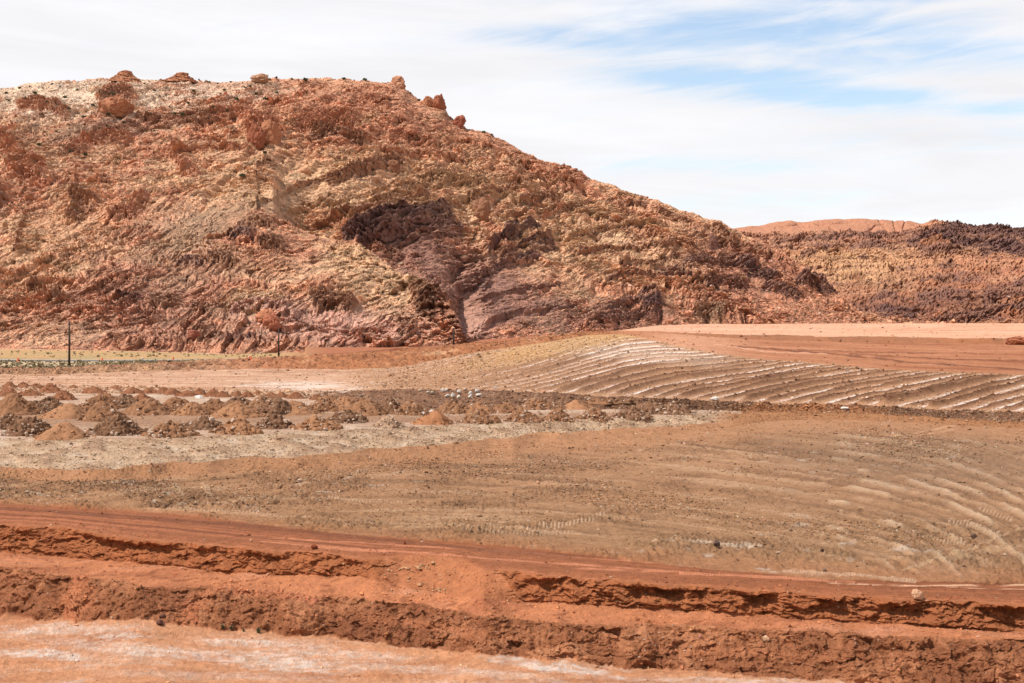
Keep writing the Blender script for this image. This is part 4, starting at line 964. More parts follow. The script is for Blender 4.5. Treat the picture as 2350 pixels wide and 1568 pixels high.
RC = mixc(RC, purp, ellM(Rg, 1900, 550, 260, 22, 0, 0.5, a20, .8)*0.6)
RC = mixc(RC, col(140,100,86), ellM(Rg, 2300, 555, 260, 26, 0.0, 0.5, a20, .8)*0.7)
RC = mixc(RC, rust, ellM(Rg, 2300, 600, 200, 12, 0.0, 0.5, a20, .8)*0.6)
RC *= (1 + 0.12*a6 + 0.10*q2['n2'] + 0.1*a20 + 0.15*q2['st'] + 0.15*q2['fb'])[..., None]
strr = fbm(Rg.X/200, q2['s']/2.2, o=3, seed=520)
RC = mixc(RC, col(132,90,76), (1-dome)*sm(0.05, 0.3, strr)*0.65)
RC = mixc(RC, col(224,172,134), (1-dome)*sm(0.1, 0.35, -strr)*0.45)
RC *= 1.16
RC = mixc(RC, col(212,148,114), dome*0.95*(1+0.25*q2['st2']))
RC *= (1+0.10*dome*a20)[..., None]
def ocr(pts, drop, ampl, c, **k):
    global ID
    ID += 1; outcrop(Rg, np.ones(Rg.xD.shape)*(1-dome), R2, RC, pts, drop, ampl*0.5, np.clip(c*1.15, 0, 1), seed=ID, **k)
ocr([(2090,545),(2180,520),(2260,522),(2350,532),(2500,545)], 24, 13, DK, joint=0.6, lam=9)
ocr([(2060,560),(2150,548),(2250,552),(2350,560)], 20, 12, DK, joint=0.7, lam=8)
ocr([(1760,560),(1820,548),(1900,540)], 12, 8, DK2, joint=0.5); ocr([(1880,545),(1960,532),(2040,540)], 12, 8, DK2, joint=0.5)
ocr([(2100,578),(2150,566),(2200,575)], 16, 8, DK2, joint=0.6); ocr([(2240,570),(2300,558),(2370,575)], 24, 12, DK, joint=0.5)
ocr([(2150,612),(2180,600),(2200,615)], 22, 9, DK2, joint=0.6); ocr([(2230,690),(2300,660),(2350,655),(2420,660)], 34, 12, DK2, joint=0.6)
ocr([(2090,690),(2160,668),(2230,680)], 26, 11, DK2, joint=0.5); ocr([(2000,712),(2060,703),(2110,715)], 24, 12, DK, joint=0.4, wob=0.6)
ocr([(1990,690),(2030,672),(2060,690)], 16, 8, DK2); ocr([(2100,648),(2180,640),(2260,645)], 10, 6, DK2); ocr([(2200,720),(2300,705),(2400,705)], 12, 6, DK2)
ocr([(2120,735),(2200,722),(2300,728)], 8, 4, DK2)
for i in range(60):
    x_ = rng.uniform(1750, 2800); y_ = rng.uniform(545, 735); ln = rng.uniform(20, 90)
    ocr([(x_, y_), (x_+ln*.5, y_-rng.uniform(0, 8)), (x_+ln, y_+rng.uniform(-4, 4))], rng.uniform(5, 14), rng.uniform(3, 7), [DK2, DB, RU][rng.integers(3)], joint=rng.uniform(.3, .9))
# cracks in the smooth dome
cr_ = np.zeros(Rg.xD.shape, F32)
for pts in ([(2018,503),(2030,520),(2040,534)], [(2052,503),(2052,516),(2058,530)], [(2078,504),(2074,520)], [(1990,530),(2010,515),(2030,512)], [(1880,515),(1960,505)], [(1780,520),(1830,512),(1860,514)]):
    d_, s_, al2 = seg_dist(Rg.xD + 4*a6, Rg.yD, pts); cr_ = np.maximum(cr_, np.exp(-(d_/2.2)**2))
R2 -= 5.0*cr_*dome
R2 += Rg.rough*(2.0*q2['fb'] + 1.2*q2['fc'])
R2 += dome*(3.0*np.clip(1-(q2['v12'][0]/0.8)**2, 0, 1)*0.3)
Rg.Y = (Rg.Y-0.72*R2).astype(F32); Rg.Z = (Rg.Z+0.35*R2 - 1.5*(rsg >= 3)).astype(F32)
Rg.project()
me = new_mesh('ridge', Rg.verts(), Rg.faces(), m_rock, np.clip(RC, 0.012, 0.85), False)
link('ridge', me, 'distant low ridge with a smooth salmon rock dome and dark ledges at the right', 'ridge', kind='structure')
# remnant of the far tableland seen past the shoulder of the hill, standing behind everything else

apron(Rg, -1, [0, 10, 40, 120, 400, 1500], 0, m_rock, 'ridge', 'the ridge carrying on past the right of the view', 'structure', np.clip(RC, 0.012, 0.85), 4.0)

# ------------------------------------------------------------------ loose stones (nobody could count them)
def scatter(name, S, sel, n, smin, smax, powr, seed, mat, label, cat, pale=0.15, dmul=(0.55, 1.25), Csrc=None, flat=0.7, sink=0.25, low=True):
    r_ = np.random.default_rng(seed)
    p = sel.ravel().astype(float); p /= p.sum()
    cdf = np.cumsum(p); idx = np.searchsorted(cdf, r_.random(n)); idx = np.clip(idx, 0, len(p)-1)
    Xf, Yf, Zf = S.X.ravel()[idx], S.Y.ravel()[idx], S.Z.ravel()[idx]
    u = r_.random(n); sD = smin*(1-u*(1-(smin/smax)**powr))**(-1/powr)
    sz = sD*Yf/FD*0.5
    c = Csrc.reshape(-1, 3)[idx]*r_.uniform(dmul[0], dmul[1], (n, 1))
    pm = (r_.random(n) < pale)[:, None]
    c = np.where(pm, c*0.4+col(224,194,166)*0.62, c)
    c = np.clip(c*r_.uniform(0.95, 1.05, (n, 3)), 0.01, 0.8)
    P = np.stack([Xf + r_.normal(0, .3, n)*Yf/FD, Yf, Zf], -1)
    return rocks_mesh(name, P, sz, c, mat, seed, flat, sink, low)
vis = np.ones(x0.shape, F32)
dens = np.zeros(x0.shape, F32)
pn = sm(-0.2, 0.35, w3 + 0.7*n8 + 0.4*n30)
dens = np.where(sg == 5, 0.10+1.0*pn*sm(0.02, 0.22, t), dens)
dens = np.where((sg == 5) & (arc > 0.3), dens*0.7, dens)
dens = dens + (sg == 5)*2.0*(ell(1220, 1075, 220, 16, -0.05, .6, w3) + 1.3*ell(1480, 1150, 200, 24, 0.1, .6, w3) + ell(2050, 1010, 160, 26, 0.1, .6, w3) + ell(300, 1110, 90, 26, 0.2, .6, w3) + 1.3*ell(1960, 1225, 260, 24, 0.1, .6, w3) + ell(2080, 1035, 120, 30, 0, .6, w3) + ell(860, 1080, 300, 10, -0.15, .6, w3))
dens = np.where(sg == 8, 1.5*sm(1720, 1600, xD)+0.3, dens)
dens = np.where(sg == 10, 3.0, dens)
dens = np.where(sg == 11, 0.9*sm(760, 960, xD)+0.12, dens)
dens = np.where(sg == 9, 0.35, dens)
dens = np.where(K(6), 0.35, dens); dens = np.where(K(12, 13, 15) & (xD > 1450), 0.10, dens); dens = np.where(K(12) & (xD < 1400), 0.7, dens)
m_a = scatter('gravel', G, dens, 200000, 1.7, 10.0, 2.6, 11, m_stone, '', '', pale=0.10, dmul=(0.38, 1.15), Csrc=Cg)
link('gravel', m_a, 'scattered clods and chips of broken stone over the brown graded plain', 'gravel', kind='stuff')
dens2 = np.where(sg == 3, 0.6*(1-0.5*ramp), np.where(sg == 1, 1.0, np.where(sg == 2, 0.35, np.where(sg == 4, 0.55*np.exp(-((t-0.14)/0.08)**2)+0.12, np.where(sg == 0, 0.22, 0)))))
m_b = scatter('clods', G, dens2, 80000, 1.6, 12.0, 2.7, 12, m_stone, '', '', pale=0.03, dmul=(0.65, 1.15), Csrc=Cg, flat=0.8, sink=0.35)
link('clods', m_b, 'crumbled red earth clods on the cut banks and the bench between them', 'clods', kind='stuff')
densM = np.where((msg == 1) & (xM < 1050), 0, 1.0)*np.where(msg >= 4, 0, 1.0)*(0.35+0.65*sm(-0.2, 0.4, n20+0.5*n6))*(1-0.0*calm)*sm(-520, -100, xM)
densM = densM*np.where(msg == 0, 1.6, 1)
densM = densM*(1-0.6*ellM(Mt, 200, 225, 120, 22, 0, .5, n20))
m_c = scatter('talus', Mt, densM, 105000, 2.2, 11.0, 2.9, 13, m_stone, '', '', pale=0.05, dmul=(0.55, 1.25), Csrc=CM, flat=0.75, sink=0.3)
link('talus', m_c, 'fallen angular blocks and rubble strewn over the face of the big hill', 'talus', kind='stuff')
densR = np.where(rsg < 3, 1.0, 0.0)*sm(1600, 1750, Rg.xD)
m_d = scatter('talus', Rg, densR, 20000, 2.0, 9.0, 2.4, 14, m_stone, '', '', pale=0.04, dmul=(0.55, 1.2), Csrc=RC, flat=0.7, sink=0.3)
link('talus', m_d, 'broken blocks strewn over the distant ridge', 'talus', kind='stuff')

# ------------------------------------------------------------------ boulders
import bmesh
def ico(sub):
    bm = bmesh.new(); bmesh.ops.create_icosphere(bm, subdivisions=sub, radius=1.0)
    v = np.array([tuple(a.co) for a in bm.verts]); f = np.array([[a.index for a in p.verts] for p in bm.faces]); bm.free(); return v, f
IC3 = ico(4)
def boulder_mesh(name, rgb, seed, dims, planes=11, rough=0.10, base=0.75, strata=0.0):
    r_ = np.random.default_rng(seed); v = IC3[0].copy()
    for k in range(planes):
        n = r_.normal(size=3); n /= np.linalg.norm(n); off = r_.uniform(0.62, 0.92)
        v -= n*np.maximum(0, v@n-off)[:, None]*0.96
    nn = fbm(v[:, 0]*2+seed, v[:, 1]*2, v[:, 2]*2, o=5, seed=seed)[:, None]
    f1, f2, _i = voro((v[:, 0]*1.7+seed).astype(F32), (v[:, 1]*1.7).astype(F32), (v[:, 2]*2.2).astype(F32), seed=seed)
    v = v*(1+rough*2.2*nn+rough*0.9*(sm(0, 0.25, f2)[:, None]-1))
    if strata: v[:, :2] *= (1+strata*np.sin(v[:, 2:3]*11+2*nn))
    v *= np.array(dims)
    v[:, 2] = np.maximum(v[:, 2], -base*dims[2])
    c = np.asarray(rgb)[None]*(1+0.35*fbm(v[:, 0]*1.5/dims[0], v[:, 1]*1.5/dims[0], v[:, 2]*1.5/dims[0], o=4, seed=seed+3))[:, None]
    return new_mesh(name, v.astype(F32), IC3[1], m_stone, np.clip(c, 0.01, .85), False)
def put_boulder(S, px, py, wD, hD, rgb, label, cat='boulder', name='boulder', group=None, seed=1, dep=0.8, sink=0.25, yaw=None, strata=0.0, planes=11, dcorr=0, tilt=None, rough=0.10):
    x, y, z = S.pick(px, py); k = y/FD
    dims = (wD*0.5*k, wD*0.5*k*dep, hD*0.5*k*(1.15+sink))
    me_ = boulder_mesh(name, rgb, seed, dims, strata=strata, planes=planes, rough=rough)
    o = link(name, me_, label, cat, group, loc=(x, y+dcorr, z+dims[2]*(0.75-sink*0.9)))
    r2 = random.Random(seed)
    o.rotation_euler = (tilt if tilt is not None else r2.uniform(-.15, .15), r2.uniform(-.2, .2), r2.uniform(0, 6.28) if yaw is None else yaw)
    return o
put_boulder(G, 2109, 1375, 30, 25, col(226,176,138), 'round tan boulder lying on the lip of the red cut bank', seed=3, dep=0.85, sink=0.12, yaw=0.3)
put_boulder(G, 1606, 1462, 12, 9, col(206,140,116), 'small pinkish stone on the lower red bank at the centre right', 'stone', 'stone', seed=4)
put_boulder(G, 1759, 1468, 18, 13, col(232,184,146), 'squarish pale stone stuck in the top of the lower red bank', 'stone', 'stone', seed=6, planes=16)
put_boulder(G, 1813, 1436, 9, 6, col(176,108,76), 'rounded red clod sitting under the upper cut bank', 'clod', 'clod', seed=7)
put_boulder(G, 720, 1258, 20, 10, col(150,82,54), 'reddish lump of earth beside the dark wheel tracks of the haul road', 'clod', 'clod', seed=8)
put_boulder(G, 1645, 1252, 20, 14, col(122,96,82), 'dark grey rock in the pale ruts of the brown plain', seed=9)
put_boulder(G, 2230, 1236, 16, 12, col(128,100,82), 'dark rock at the end of a pale curved furrow', seed=10)
put_boulder(G, 1888, 1268, 12, 6, col(110,80,66), 'flat dark stone on the brown plain right of the pale slabs', 'stone', 'stone', seed=12)
put_boulder(G, 1892, 1308, 14, 8, col(140,112,90), 'grey brown stone near the red road edge at the right', 'stone', 'stone', seed=13)
for i, (px, py, wd, hd) in enumerate([(366, 1430, 26, 9), (372, 1414, 20, 6), (336, 1420, 9, 5)]):
    put_boulder(G, px, py, wd, hd, col(112,74,60), ['flat dark brown clod at the foot of the lower bank, largest of three', 'thin dark clod just behind the largest clod at the foot of the lower bank', 'small dark clod left of the two flat ones at the foot of the lower bank'][i], 'clod', 'clod', seed=20+i)
lowb = [(590,265,50,42,'rounded'),(690,240,46,34,'pale'),(820,325,64,50,'hollowed'),(930,290,56,46,'grey'),(940,372,52,36,'squat'),(700,378,64,34,'low'),(430,285,64,30,'tan slabby'),(1160,300,52,42,'blunt'),(1290,250,76,44,'domed'),(1165,372,56,46,'upright'),(1300,350,80,28,'long flat'),(1630,190,38,20,'sharp'),(1060,215,44,16,'thin'),(210,240,66,26,'grey brown'),(345,275,42,22,'small'),(262,690,54,46,'chalky'),(430,640,66,26,'flat white'),(1210,530,50,34,'cracked')]
where = ['on the left of the white boulder heap', 'behind the rounded one on the left of the white boulder heap', 'in the middle of the white boulder heap', 'right behind the hollowed boulder', 'below the grey boulder in the middle of the heap', 'at the lower left of the hollowed boulder', 'at the left end of the white boulder heap', 'left of the domed boulder', 'at the right top of the heap', 'below the blunt boulder at the right of the heap', 'below the domed boulder', 'alone to the right of the white heap', 'between the two groups of the white heap', 'alone at the far left of the heap', 'next to the grey brown boulder at the left', 'behind the smooth orange pile in the front row', 'on top of the smooth orange pile in the front row', 'on the rubble slope below the white heap']
for i, (zx, zy, ww, hh, ad) in enumerate(lowb):
    c = col(236,222,204) if ad not in ('tan slabby', 'grey brown') else col(204,176,146)
    put_boulder(G, 940+.12*zx, 865+.12*(zy+hh*0.5), ww*.19+1.5, hh*.17+1.5, c, '%s white boulder %s' % (ad, where[i]) if c[0] > .4 else '%s boulder %s' % (ad, where[i]), group='pale boulders heaped above the dirt piles', seed=40+i, sink=0.1)
# stones strewn down the earth ramp
r3 = np.random.default_rng(5)
path = [(880,1312,930,1304,12),(930,1304,1000,1296,14),(1000,1296,1060,1318,9),(935,1330,1000,1352,10),(1000,1352,1040,1368,9),(920,1300,985,1300,8),(990,1310,1030,1330,5)]
rmesh = [boulder_mesh('stone', col(216,164,120)*f_, 70+k, (1, 0.8, 0.7)) for k, f_ in enumerate((1.0, 0.85, 1.1, 0.7))]
cnt = 0
for (xa, ya, xb_, yb, n) in path:
    for k in range(n):
        u = r3.random(); px = xa+(xb_-xa)*u+r3.normal(0, 3); py = ya+(yb-ya)*u+r3.normal(0, 3.5)
        x, y, z = G.pick(px, py); s = r3.choice([2.2, 3, 3.6, 5, 7.5], p=[.3, .3, .2, .13, .07])*y/FD*1.0
        o = link('stone', rmesh[cnt % 4], 'light stone strewn with others over the red earth ramp', 'stone', 'light stones strewn over the earth ramp', loc=(x, y, z+s*0.3))
        o.scale = (s*r3.uniform(.8, 1.6), s, s*r3.uniform(.6, 1)); o.rotation_euler = (0, 0, r3.uniform(0, 6.28)); cnt += 1
def knob(S, px, py, wD, hD, rgb, label, seed):
    # a layered cone of slickrock with a blocky cap
    x, y, z = S.pick(px, py+2); k = y/FD; R_, h_ = wD*0.5*k, hD*k
    nr, na = 40, 64
    u = np.linspace(0, 1, nr)[:, None]; th = np.linspace(0, 2*np.pi, na, endpoint=False)[None]
    prof = np.interp(u, [0, .15, .4, .62, .72, .76, .9, 1], [1.15, .95, .68, .47, .36, .38, .32, .05])
    n = fbm(np.cos(th)*1.6+seed+u*0, np.sin(th)*1.6+u*0, u*3, o=4, seed=seed); lay = fbm(u*9+0.4*n, th*0.3+seed, o=3, seed=seed+1)
    rr = prof*(1+0.25*n+0.06*np.tanh(4*lay))
    fz_ = facets((th*4).astype(F32)+u.astype(F32)*0, (u*7).astype(F32)+th.astype(F32)*0, seed)
    rr = rr*(1+0.16*fz_)
    V = np.stack([R_*rr*np.cos(th)+0.15*R_*u*(1+0*th), R_*0.8*rr*np.sin(th)+0*u, (u*h_*1.35-h_*0.35)+0*th], -1).reshape(-1, 3)
    i = np.arange(nr*na).reshape(nr, na)
    Fq = np.stack([i[:-1], np.roll(i[:-1], -1, 1), np.roll(i[1:], -1, 1), i[1:]], -1).reshape(-1, 4)
    c = np.asarray(rgb)[None]*(1+0.25*np.tanh(3*lay)+0.2*n).reshape(-1, 1)
    return link('hoodoo', new_mesh('hoodoo', V.astype(F32), Fq, m_rock, np.clip(c, .01, .8).astype(F32), False), label, 'hoodoo', loc=(x, y+2, z))
# rocks standing out on the hill
hr = [(281,181,84,24,'red layered hoodoo on the skyline, the left of the pair',RU,0.045),(410,180,84,20,'red layered hoodoo on the skyline, the right of the pair',RU,0.045),
      (600,184,50,16,'pale flat rock on the skyline right of the two knobs',col(196,150,118),0.03),(912,190,36,20,'blocky rock at the brow where the hill starts to fall',col(206,146,112),0.02),
      (925,203,26,16,'pale rock just under the blocky one on the brow',col(206,150,116),0.02),(982,240,34,22,'rounded rock in the notch of the falling skyline, left one',RU,0.0),
      (1008,244,36,30,'square topped rock in the notch of the falling skyline, right one',col(180,112,82),0.04),(1055,286,36,26,'dark red rock low on the falling skyline',col(170,100,76),0.0),
      (624,752,46,34,'round boulder with a black stained face above the second utility pole',col(196,122,92),0.0),(612,738,56,30,'cracked orange rock behind the black stained boulder',col(206,136,100),0.0),
      (438,775,34,20,'lone red block near the foot of the hill between the poles',col(176,108,86),0.0),(618,326,56,50,'large round rock knob high on the hill',RU,0.0),(590,330,44,46,'split rock knob beside the large round one',col(170,104,76),0.03),
      (1105,495,44,42,'dark rounded knob above the second dark ledge',DB,0.03),(1633,570,26,34,'dark standing pillar of rock on the right shoulder',DK2,0.03),(905,392,40,24,'rock with a black hollow in the tan ledge',DB,0.0),
      (266,256,80,40,'big red whaleback rock below the skyline knobs',RU,0.02),(700,395,34,18,'pale rounded rock in the middle of the hill',col(222,168,128),0.0),(945,300,36,16,'smooth orange rock under the brow',col(214,150,116),0.0)]
for i, (px, py, ww, hh, lb, c, st) in enumerate(hr):
    if i < 2:
        knob(Mt, px, py, ww, hh, c, lb, 100+i); continue
    put_boulder(Mt, px, py, ww, hh, c, lb, 'rock', 'rock', seed=100+i, sink=0.45, rough=0.13, strata=st, planes=7 if st else 11, dep=0.7, yaw=r3.uniform(-.3, .3), dcorr=1.5)
put_boulder(G, 2290+45, 789, 60, 18, col(170,104,72), 'rounded red mound at the right edge of the orange flat', 'mound', 'mound', seed=130, planes=3, dep=0.9)

# ------------------------------------------------------------------ tipped earth piles
def pile_mesh(rad, h, rgb, rough, seed, rgb2, nr=26, na=72):
    r_ = np.random.default_rng(seed)
    rr_ = np.linspace(0, 1.12, nr)[1:]; th = np.linspace(0, 2*np.pi, na, endpoint=False)
    Rr, Th = np.meshgrid(rr_, th, indexing='ij')
    wob = 1+0.20*perlin(np.cos(Th)*1.4+seed, np.sin(Th)*1.4, seed=seed)+0.10*perlin(np.cos(Th)*3.5+seed, np.sin(Th)*3.5, seed=seed+1)
    X_ = rad*Rr*np.cos(Th)*wob; Y_ = rad*Rr*np.sin(Th)*wob
    off = rad*0.15*r_.uniform(-1, 1)
    prof = np.where(Rr < 0.16, 1-0.7*(Rr/0.16)**2*0.10, np.clip((1.0-Rr)/(0.84), 0, 2)*0.93)
    prof = np.where(Rr >= 0.16, prof, 0.93+0.07*(1-(Rr/0.16)**2))
    Z_ = h*prof*np.where(Rr > 0.7, 0.9+0*Rr, 1.0)
    X_ = X_ + off*(1-np.clip(Rr, 0, 1))
    n = fbm(X_/0.9+seed, Y_/0.9, Z_/0.9, o=4, seed=seed, gain=0.62)
    n_b = fbm(X_/2.6+seed, Y_/2.6, o=2, seed=seed+2)
    f1, f2, idd = voro((X_/0.55+seed).astype(F32), (Y_/0.55).astype(F32), (Z_/0.55).astype(F32), seed=seed)
    lump = np.clip(1-(f1/0.6)**2, 0, 1)*(idd > 0.45)
    dsp = (0.16+0.34*rough)*n + 0.30*n_b*min(h, 1.5)*0.6 + rough*0.34*lump
    e_ = sm(1.12, 0.9, Rr)
    Z_ = Z_ + dsp*e_*0.9 - 0.35*sm(0.98, 1.12, Rr)
    X_ = X_ + 0.5*dsp*np.cos(Th)*e_; Y_ = Y_ + 0.5*dsp*np.sin(Th)*e_
    V = np.concatenate([[[off, 0, h*1.0]], np.stack([X_, Y_, Z_], -1).reshape(-1, 3)])
    i = 1+np.arange((nr-1)*na).reshape(nr-1, na)
    q_ = np.stack([i[:-1], i[1:], np.roll(i[1:], -1, 1), np.roll(i[:-1], -1, 1)], -1).reshape(-1, 4)
    tri = np.stack([np.zeros(na, int), i[0], np.roll(i[0], -1)], -1)
    Fq = np.concatenate([np.stack([q_[:, 0], q_[:, 1], q_[:, 2]], -1), np.stack([q_[:, 0], q_[:, 2], q_[:, 3]], -1), tri])
    c = np.empty((len(V), 3), F32); c[:] = rgb
    mm = np.concatenate([[0], (lump*sm(0.6, 0.9, idd)).ravel()*rough])[:, None]
    nn = np.concatenate([[0], n.ravel()])[:, None]
    c = c*(1-0.75*mm)+np.asarray(rgb2)*0.75*mm
    c = np.clip(c*(1+0.45*nn), 0.01, 0.8)
    return V.astype(F32), Fq, c.astype(F32)

# zoomed-photo coordinates -> (bearing, height) : x = zx*.34 (+752), y = 733+zy*.34
RB, BR, TN, DKB, LTB = col(158,104,72), col(164,116,82), col(182,130,92), col(144,104,76), col(196,158,126)
back_row = [(60,475,70,420),(155,470,62,422),(250,475,62,430),(350,487,92,428),(500,480,52,440),(600,485,52,437),(645,498,82,452),(790,482,92,445),(905,503,82,458),(1010,502,62,460),(1100,502,62,455),(1168,510,62,462),(1260,522,82,475),(1345,512,66,465),(1440,525,72,465),(1505,528,62,482),(1600,520,52,480),(1670,510,52,478),(1745,515,52,478),(1830,530,62,490),(1905,530,62,488),(2000,538,72,488),(2140,538,62,505),(2230,538,62,510)]
second = [(60,522,92,458,RB,.3),(205,520,92,470,RB,.2),(430,548,95,480,RB,.4),(700,550,100,497,BR,.6),(960,548,85,500,RB,.3)]
mid = [(110,650,160,505,BR,.5),(235,640,120,560,DKB,.9),(330,625,130,530,DKB,.8),(440,672,160,572,TN,.3),(600,640,110,540,BR,.7),(700,690,140,560,BR,.7),(690,610,110,515,BR,.6),(840,600,110,508,DKB,.8),(1000,650,150,540,BR,.7),(1190,615,120,532,BR,.6),(1290,650,110,560,TN,.4),(1430,645,150,540,BR,.6),(1600,668,160,560,TN,.5),(1620,600,110,520,DKB,.7),(1780,610,110,525,BR,.7),(1850,650,130,530,DKB,.8),(2010,645,150,555,TN,.5),(2180,625,110,540,BR,.8),(2290,600,90,520,DKB,.8)]
front = [(60,745,160,640,DKB,1.),(210,790,190,660,DKB,1.),(420,815,200,690,TN,.3),(790,787,205,650,DKB,1.),(1150,800,185,690,BR,.9),(1370,748,170,660,DKB,.8),(1600,790,175,668,TN,.6),(1850,742,150,628,DKB,.9),(2140,762,180,658,TN,.8)]
f2 = [(130,702,150,615,DKB,1.),(410,735,115,655,LTB,.8),(710,715,155,617,col(186,126,86),.15),(1020,705,140,610,BR,.9),(1320,697,135,606,BR,.8),(1550,690,120,607,BR,.7),(1790,685,120,597,BR,.7),(2050,670,140,590,DKB,.9)]
m2 = [(250,650,150,540,BR,.7),(420,640,110,520,DKB,.8),(560,650,110,560,BR,.8),(120,620,120,520,TN,.5),(0,600,90,520,BR,.7),(860,640,130,560,BR,.8),(1010,640,110,570,TN,.6),(1180,635,110,570,BR,.6),(1400,612,150,545,BR,.8),(1690,610,95,552,TN,.2),(1870,600,110,535,BR,.6),(2000,600,120,540,DKB,.8),(2180,640,130,560,DKB,.9),(2330,645,120,565,DKB,.9)]
orde = 'first second third fourth fifth sixth seventh eighth ninth tenth eleventh twelfth thirteenth fourteenth fifteenth sixteenth seventeenth eighteenth nineteenth twentieth twenty-first twenty-second twenty-third twenty-fourth twenty-fifth twenty-sixth twenty-seventh twenty-eighth twenty-ninth thirtieth thirty-first thirty-second thirty-third thirty-fourth thirty-fifth'.split()
def floor_z(xd, d):
    k = int(np.clip(round((xd-xs[0])/2.2), 0, len(xs)-1)); return float(np.interp(d, G.Y[:, k], G.Z[:, k]))
PS = 0
pile_rocks = [[], [], []]
def add_piles(lst, rowname, group):
    global PS
    lst = sorted(lst, key=lambda a: a[0])
    for i, (px, pb, wd, pt, c, rg) in enumerate(lst):
        PS += 1
        fz = 0.9
        for _ in range(4):
            df = (H-fz)*FD/(pb-HY); rad = wd*df/FD; dc = df+rad*0.92; fz = floor_z(px, df+0.3*rad)
        h = max((H-(pt-HY)*dc/FD)-fz, 0.35)
        h = min(h, rad*0.85)
        V, Fq, cc = pile_mesh(rad, h, c, rg, 1000+PS, LTB if rg > 0.6 else DKB)
        me_ = new_mesh('dirt_pile', V, Fq, m_pile, cc, rg < 0.35)
        kind_ = {id(RB): 'reddish brown', id(BR): 'brown', id(TN): 'tan', id(DKB): 'dark cloddy', id(LTB): 'pale stony'}.get(id(c), 'smooth orange')
        link('dirt_pile', me_, '%s earth pile, %s from the left in the %s' % (kind_, orde[i], rowname), 'dirt pile', group, loc=((px-CX)/FD*dc, dc, fz-0.05))
        # chunks lying on the pile
        r_ = np.random.default_rng(PS); n = int(30+160*rg)
        a = r_.uniform(0, 6.28, n); rr_ = np.sqrt(r_.random(n))*1.08
        X_ = rad*rr_*np.cos(a); Y_ = rad*rr_*np.sin(a); Z_ = h*np.clip(1.0-rr_, 0, 1)*1.02+fz
        s = np.minimum(0.07*(1-r_.random(n)*0.93)**(-0.45), 0.5)*(0.6+0.6*rg)*min(rad/2.2, 1.3)*1.15
        pale = (r_.random(n) < (0.28*rg))[:, None]
        ck = np.where(pale, col(216,186,160)[None], np.asarray(c)[None]*r_.uniform(.55, 1.2, (n, 1)))
        pile_rocks[0].append(np.stack([X_+(px-CX)/FD*dc, Y_+dc, Z_], -1)); pile_rocks[1].append(s); pile_rocks[2].append(ck)
cv = lambda L_, ox=0: [(a*.34+ox, 733+b*.34, w_*.34, 733+t_*.34)+tuple(r) for a, b, w_, t_, *r in L_]
add_piles([a+(RB, .25) for a in cv(back_row)], 'far low row of piles', 'low earth piles in the far row')
add_piles(cv(second), 'second row behind the big heaps', 'earth piles in the second row')
add_piles([(a, b, w_*1.22, t_-2)+tuple(r) for a, b, w_, t_, *r in cv(mid)+cv(m2, 752)], 'crowded middle row of heaps', 'earth heaps crowded in the middle row')
add_piles(cv(front)+cv(f2, 752), 'nearest row above the pale slope', 'earth piles in the nearest row')
me_ = rocks_mesh('rubble', np.concatenate(pile_rocks[0]), np.concatenate(pile_rocks[1]), np.clip(np.concatenate(pile_rocks[2]), .01, .8), m_stone, 77, 0.8, 0.3)
link('rubble', me_, 'chunks of broken rock and clay lying over the tipped earth piles', 'rubble', kind='stuff')

# ------------------------------------------------------------------ utility poles
def cyl(p0, p1, r0, r1, n=12):
    p0 = np.array(p0, float); p1 = np.array(p1, float); ax = (p1-p0)/np.linalg.norm(p1-p0)
    u = np.cross(ax, [0, 0, 1] if abs(ax[2]) < .9 else [1, 0, 0]); u /= np.linalg.norm(u); v = np.cross(ax, u)
    a = np.linspace(0, 2*np.pi, n, endpoint=False)[:, None]
    ring = np.cos(a)*u+np.sin(a)*v
    V = np.concatenate([p0+ring*r0, p1+ring*r1, [p0], [p1]])
    f = []
    for i in range(n):
        j = (i+1) % n; f += [(i, j, n+j), (i, n+j, n+i), (2*n, j, i), (2*n+1, n+i, n+j)]
    return V, np.array(f)
def join(parts):
    V = []; Fs_ = []; o = 0
    for v, f in parts: V.append(v); Fs_.append(f+o); o += len(v)
    return np.concatenate(V), np.concatenate(Fs_)
def utility_pole(px, ybase, ytop, d, label, arms=True, extra=0.0, rs=1.0):
    x = (px-CX)/FD*d; zb = H-(ybase-HY)*d/FD; zt = H-(ytop-HY)*d/FD
    e = bpy.data.objects.new('utility_pole', None); C.objects.link(e); e.location = (x, d, zb-extra)
    e['label'] = label; e['category'] = 'utility pole'; e['group'] = 'utility poles along the far berm'
    hh = zt-zb+extra
    V, f = cyl((0, 0, -0.6), (0, 0, hh), 0.30*rs, 0.20*rs); link('shaft', new_mesh('shaft', V, f, m_wood, None, True), parent=e)
    for z_, wd in ((hh*0.60, 0.95), (hh*0.48, 1.25)) if arms else ((hh*0.93, 0.9),):
        V, f = cyl((-wd, -0.2, z_), (wd, -0.2, z_+0.03), 0.075, 0.075, 6)
        ca = link('crossarm', new_mesh('crossarm', V, f, m_wood, None, False), parent=e)
        for sx in (-0.9, 0.9):
            V, f = cyl((sx*wd, -0.2, z_+0.05), (sx*wd, -0.2, z_+0.3), 0.06, 0.04, 8)
            link('insulator', new_mesh('insulator', V, f, m_steel, None, True), parent=ca)
    V, f = cyl((0, 0, hh), (0, 0, hh+0.45), 0.05, 0.03, 8); link('top_insulator', new_mesh('top_insulator', V, f, m_steel, None, True), parent=e)
utility_pole(159, 843, 738, 349, 'tall dark utility pole at the left, nearest of the three, with two short crossarms')
utility_pole(639.5, 823, 752, 452, 'utility pole standing below the black stained boulder, middle one of the three', arms=True, extra=1.0)
utility_pole(1041, 790, 753, 600, 'short looking utility pole at the tip of the spur, farthest of the three', arms=False, extra=1.5, rs=1.7)

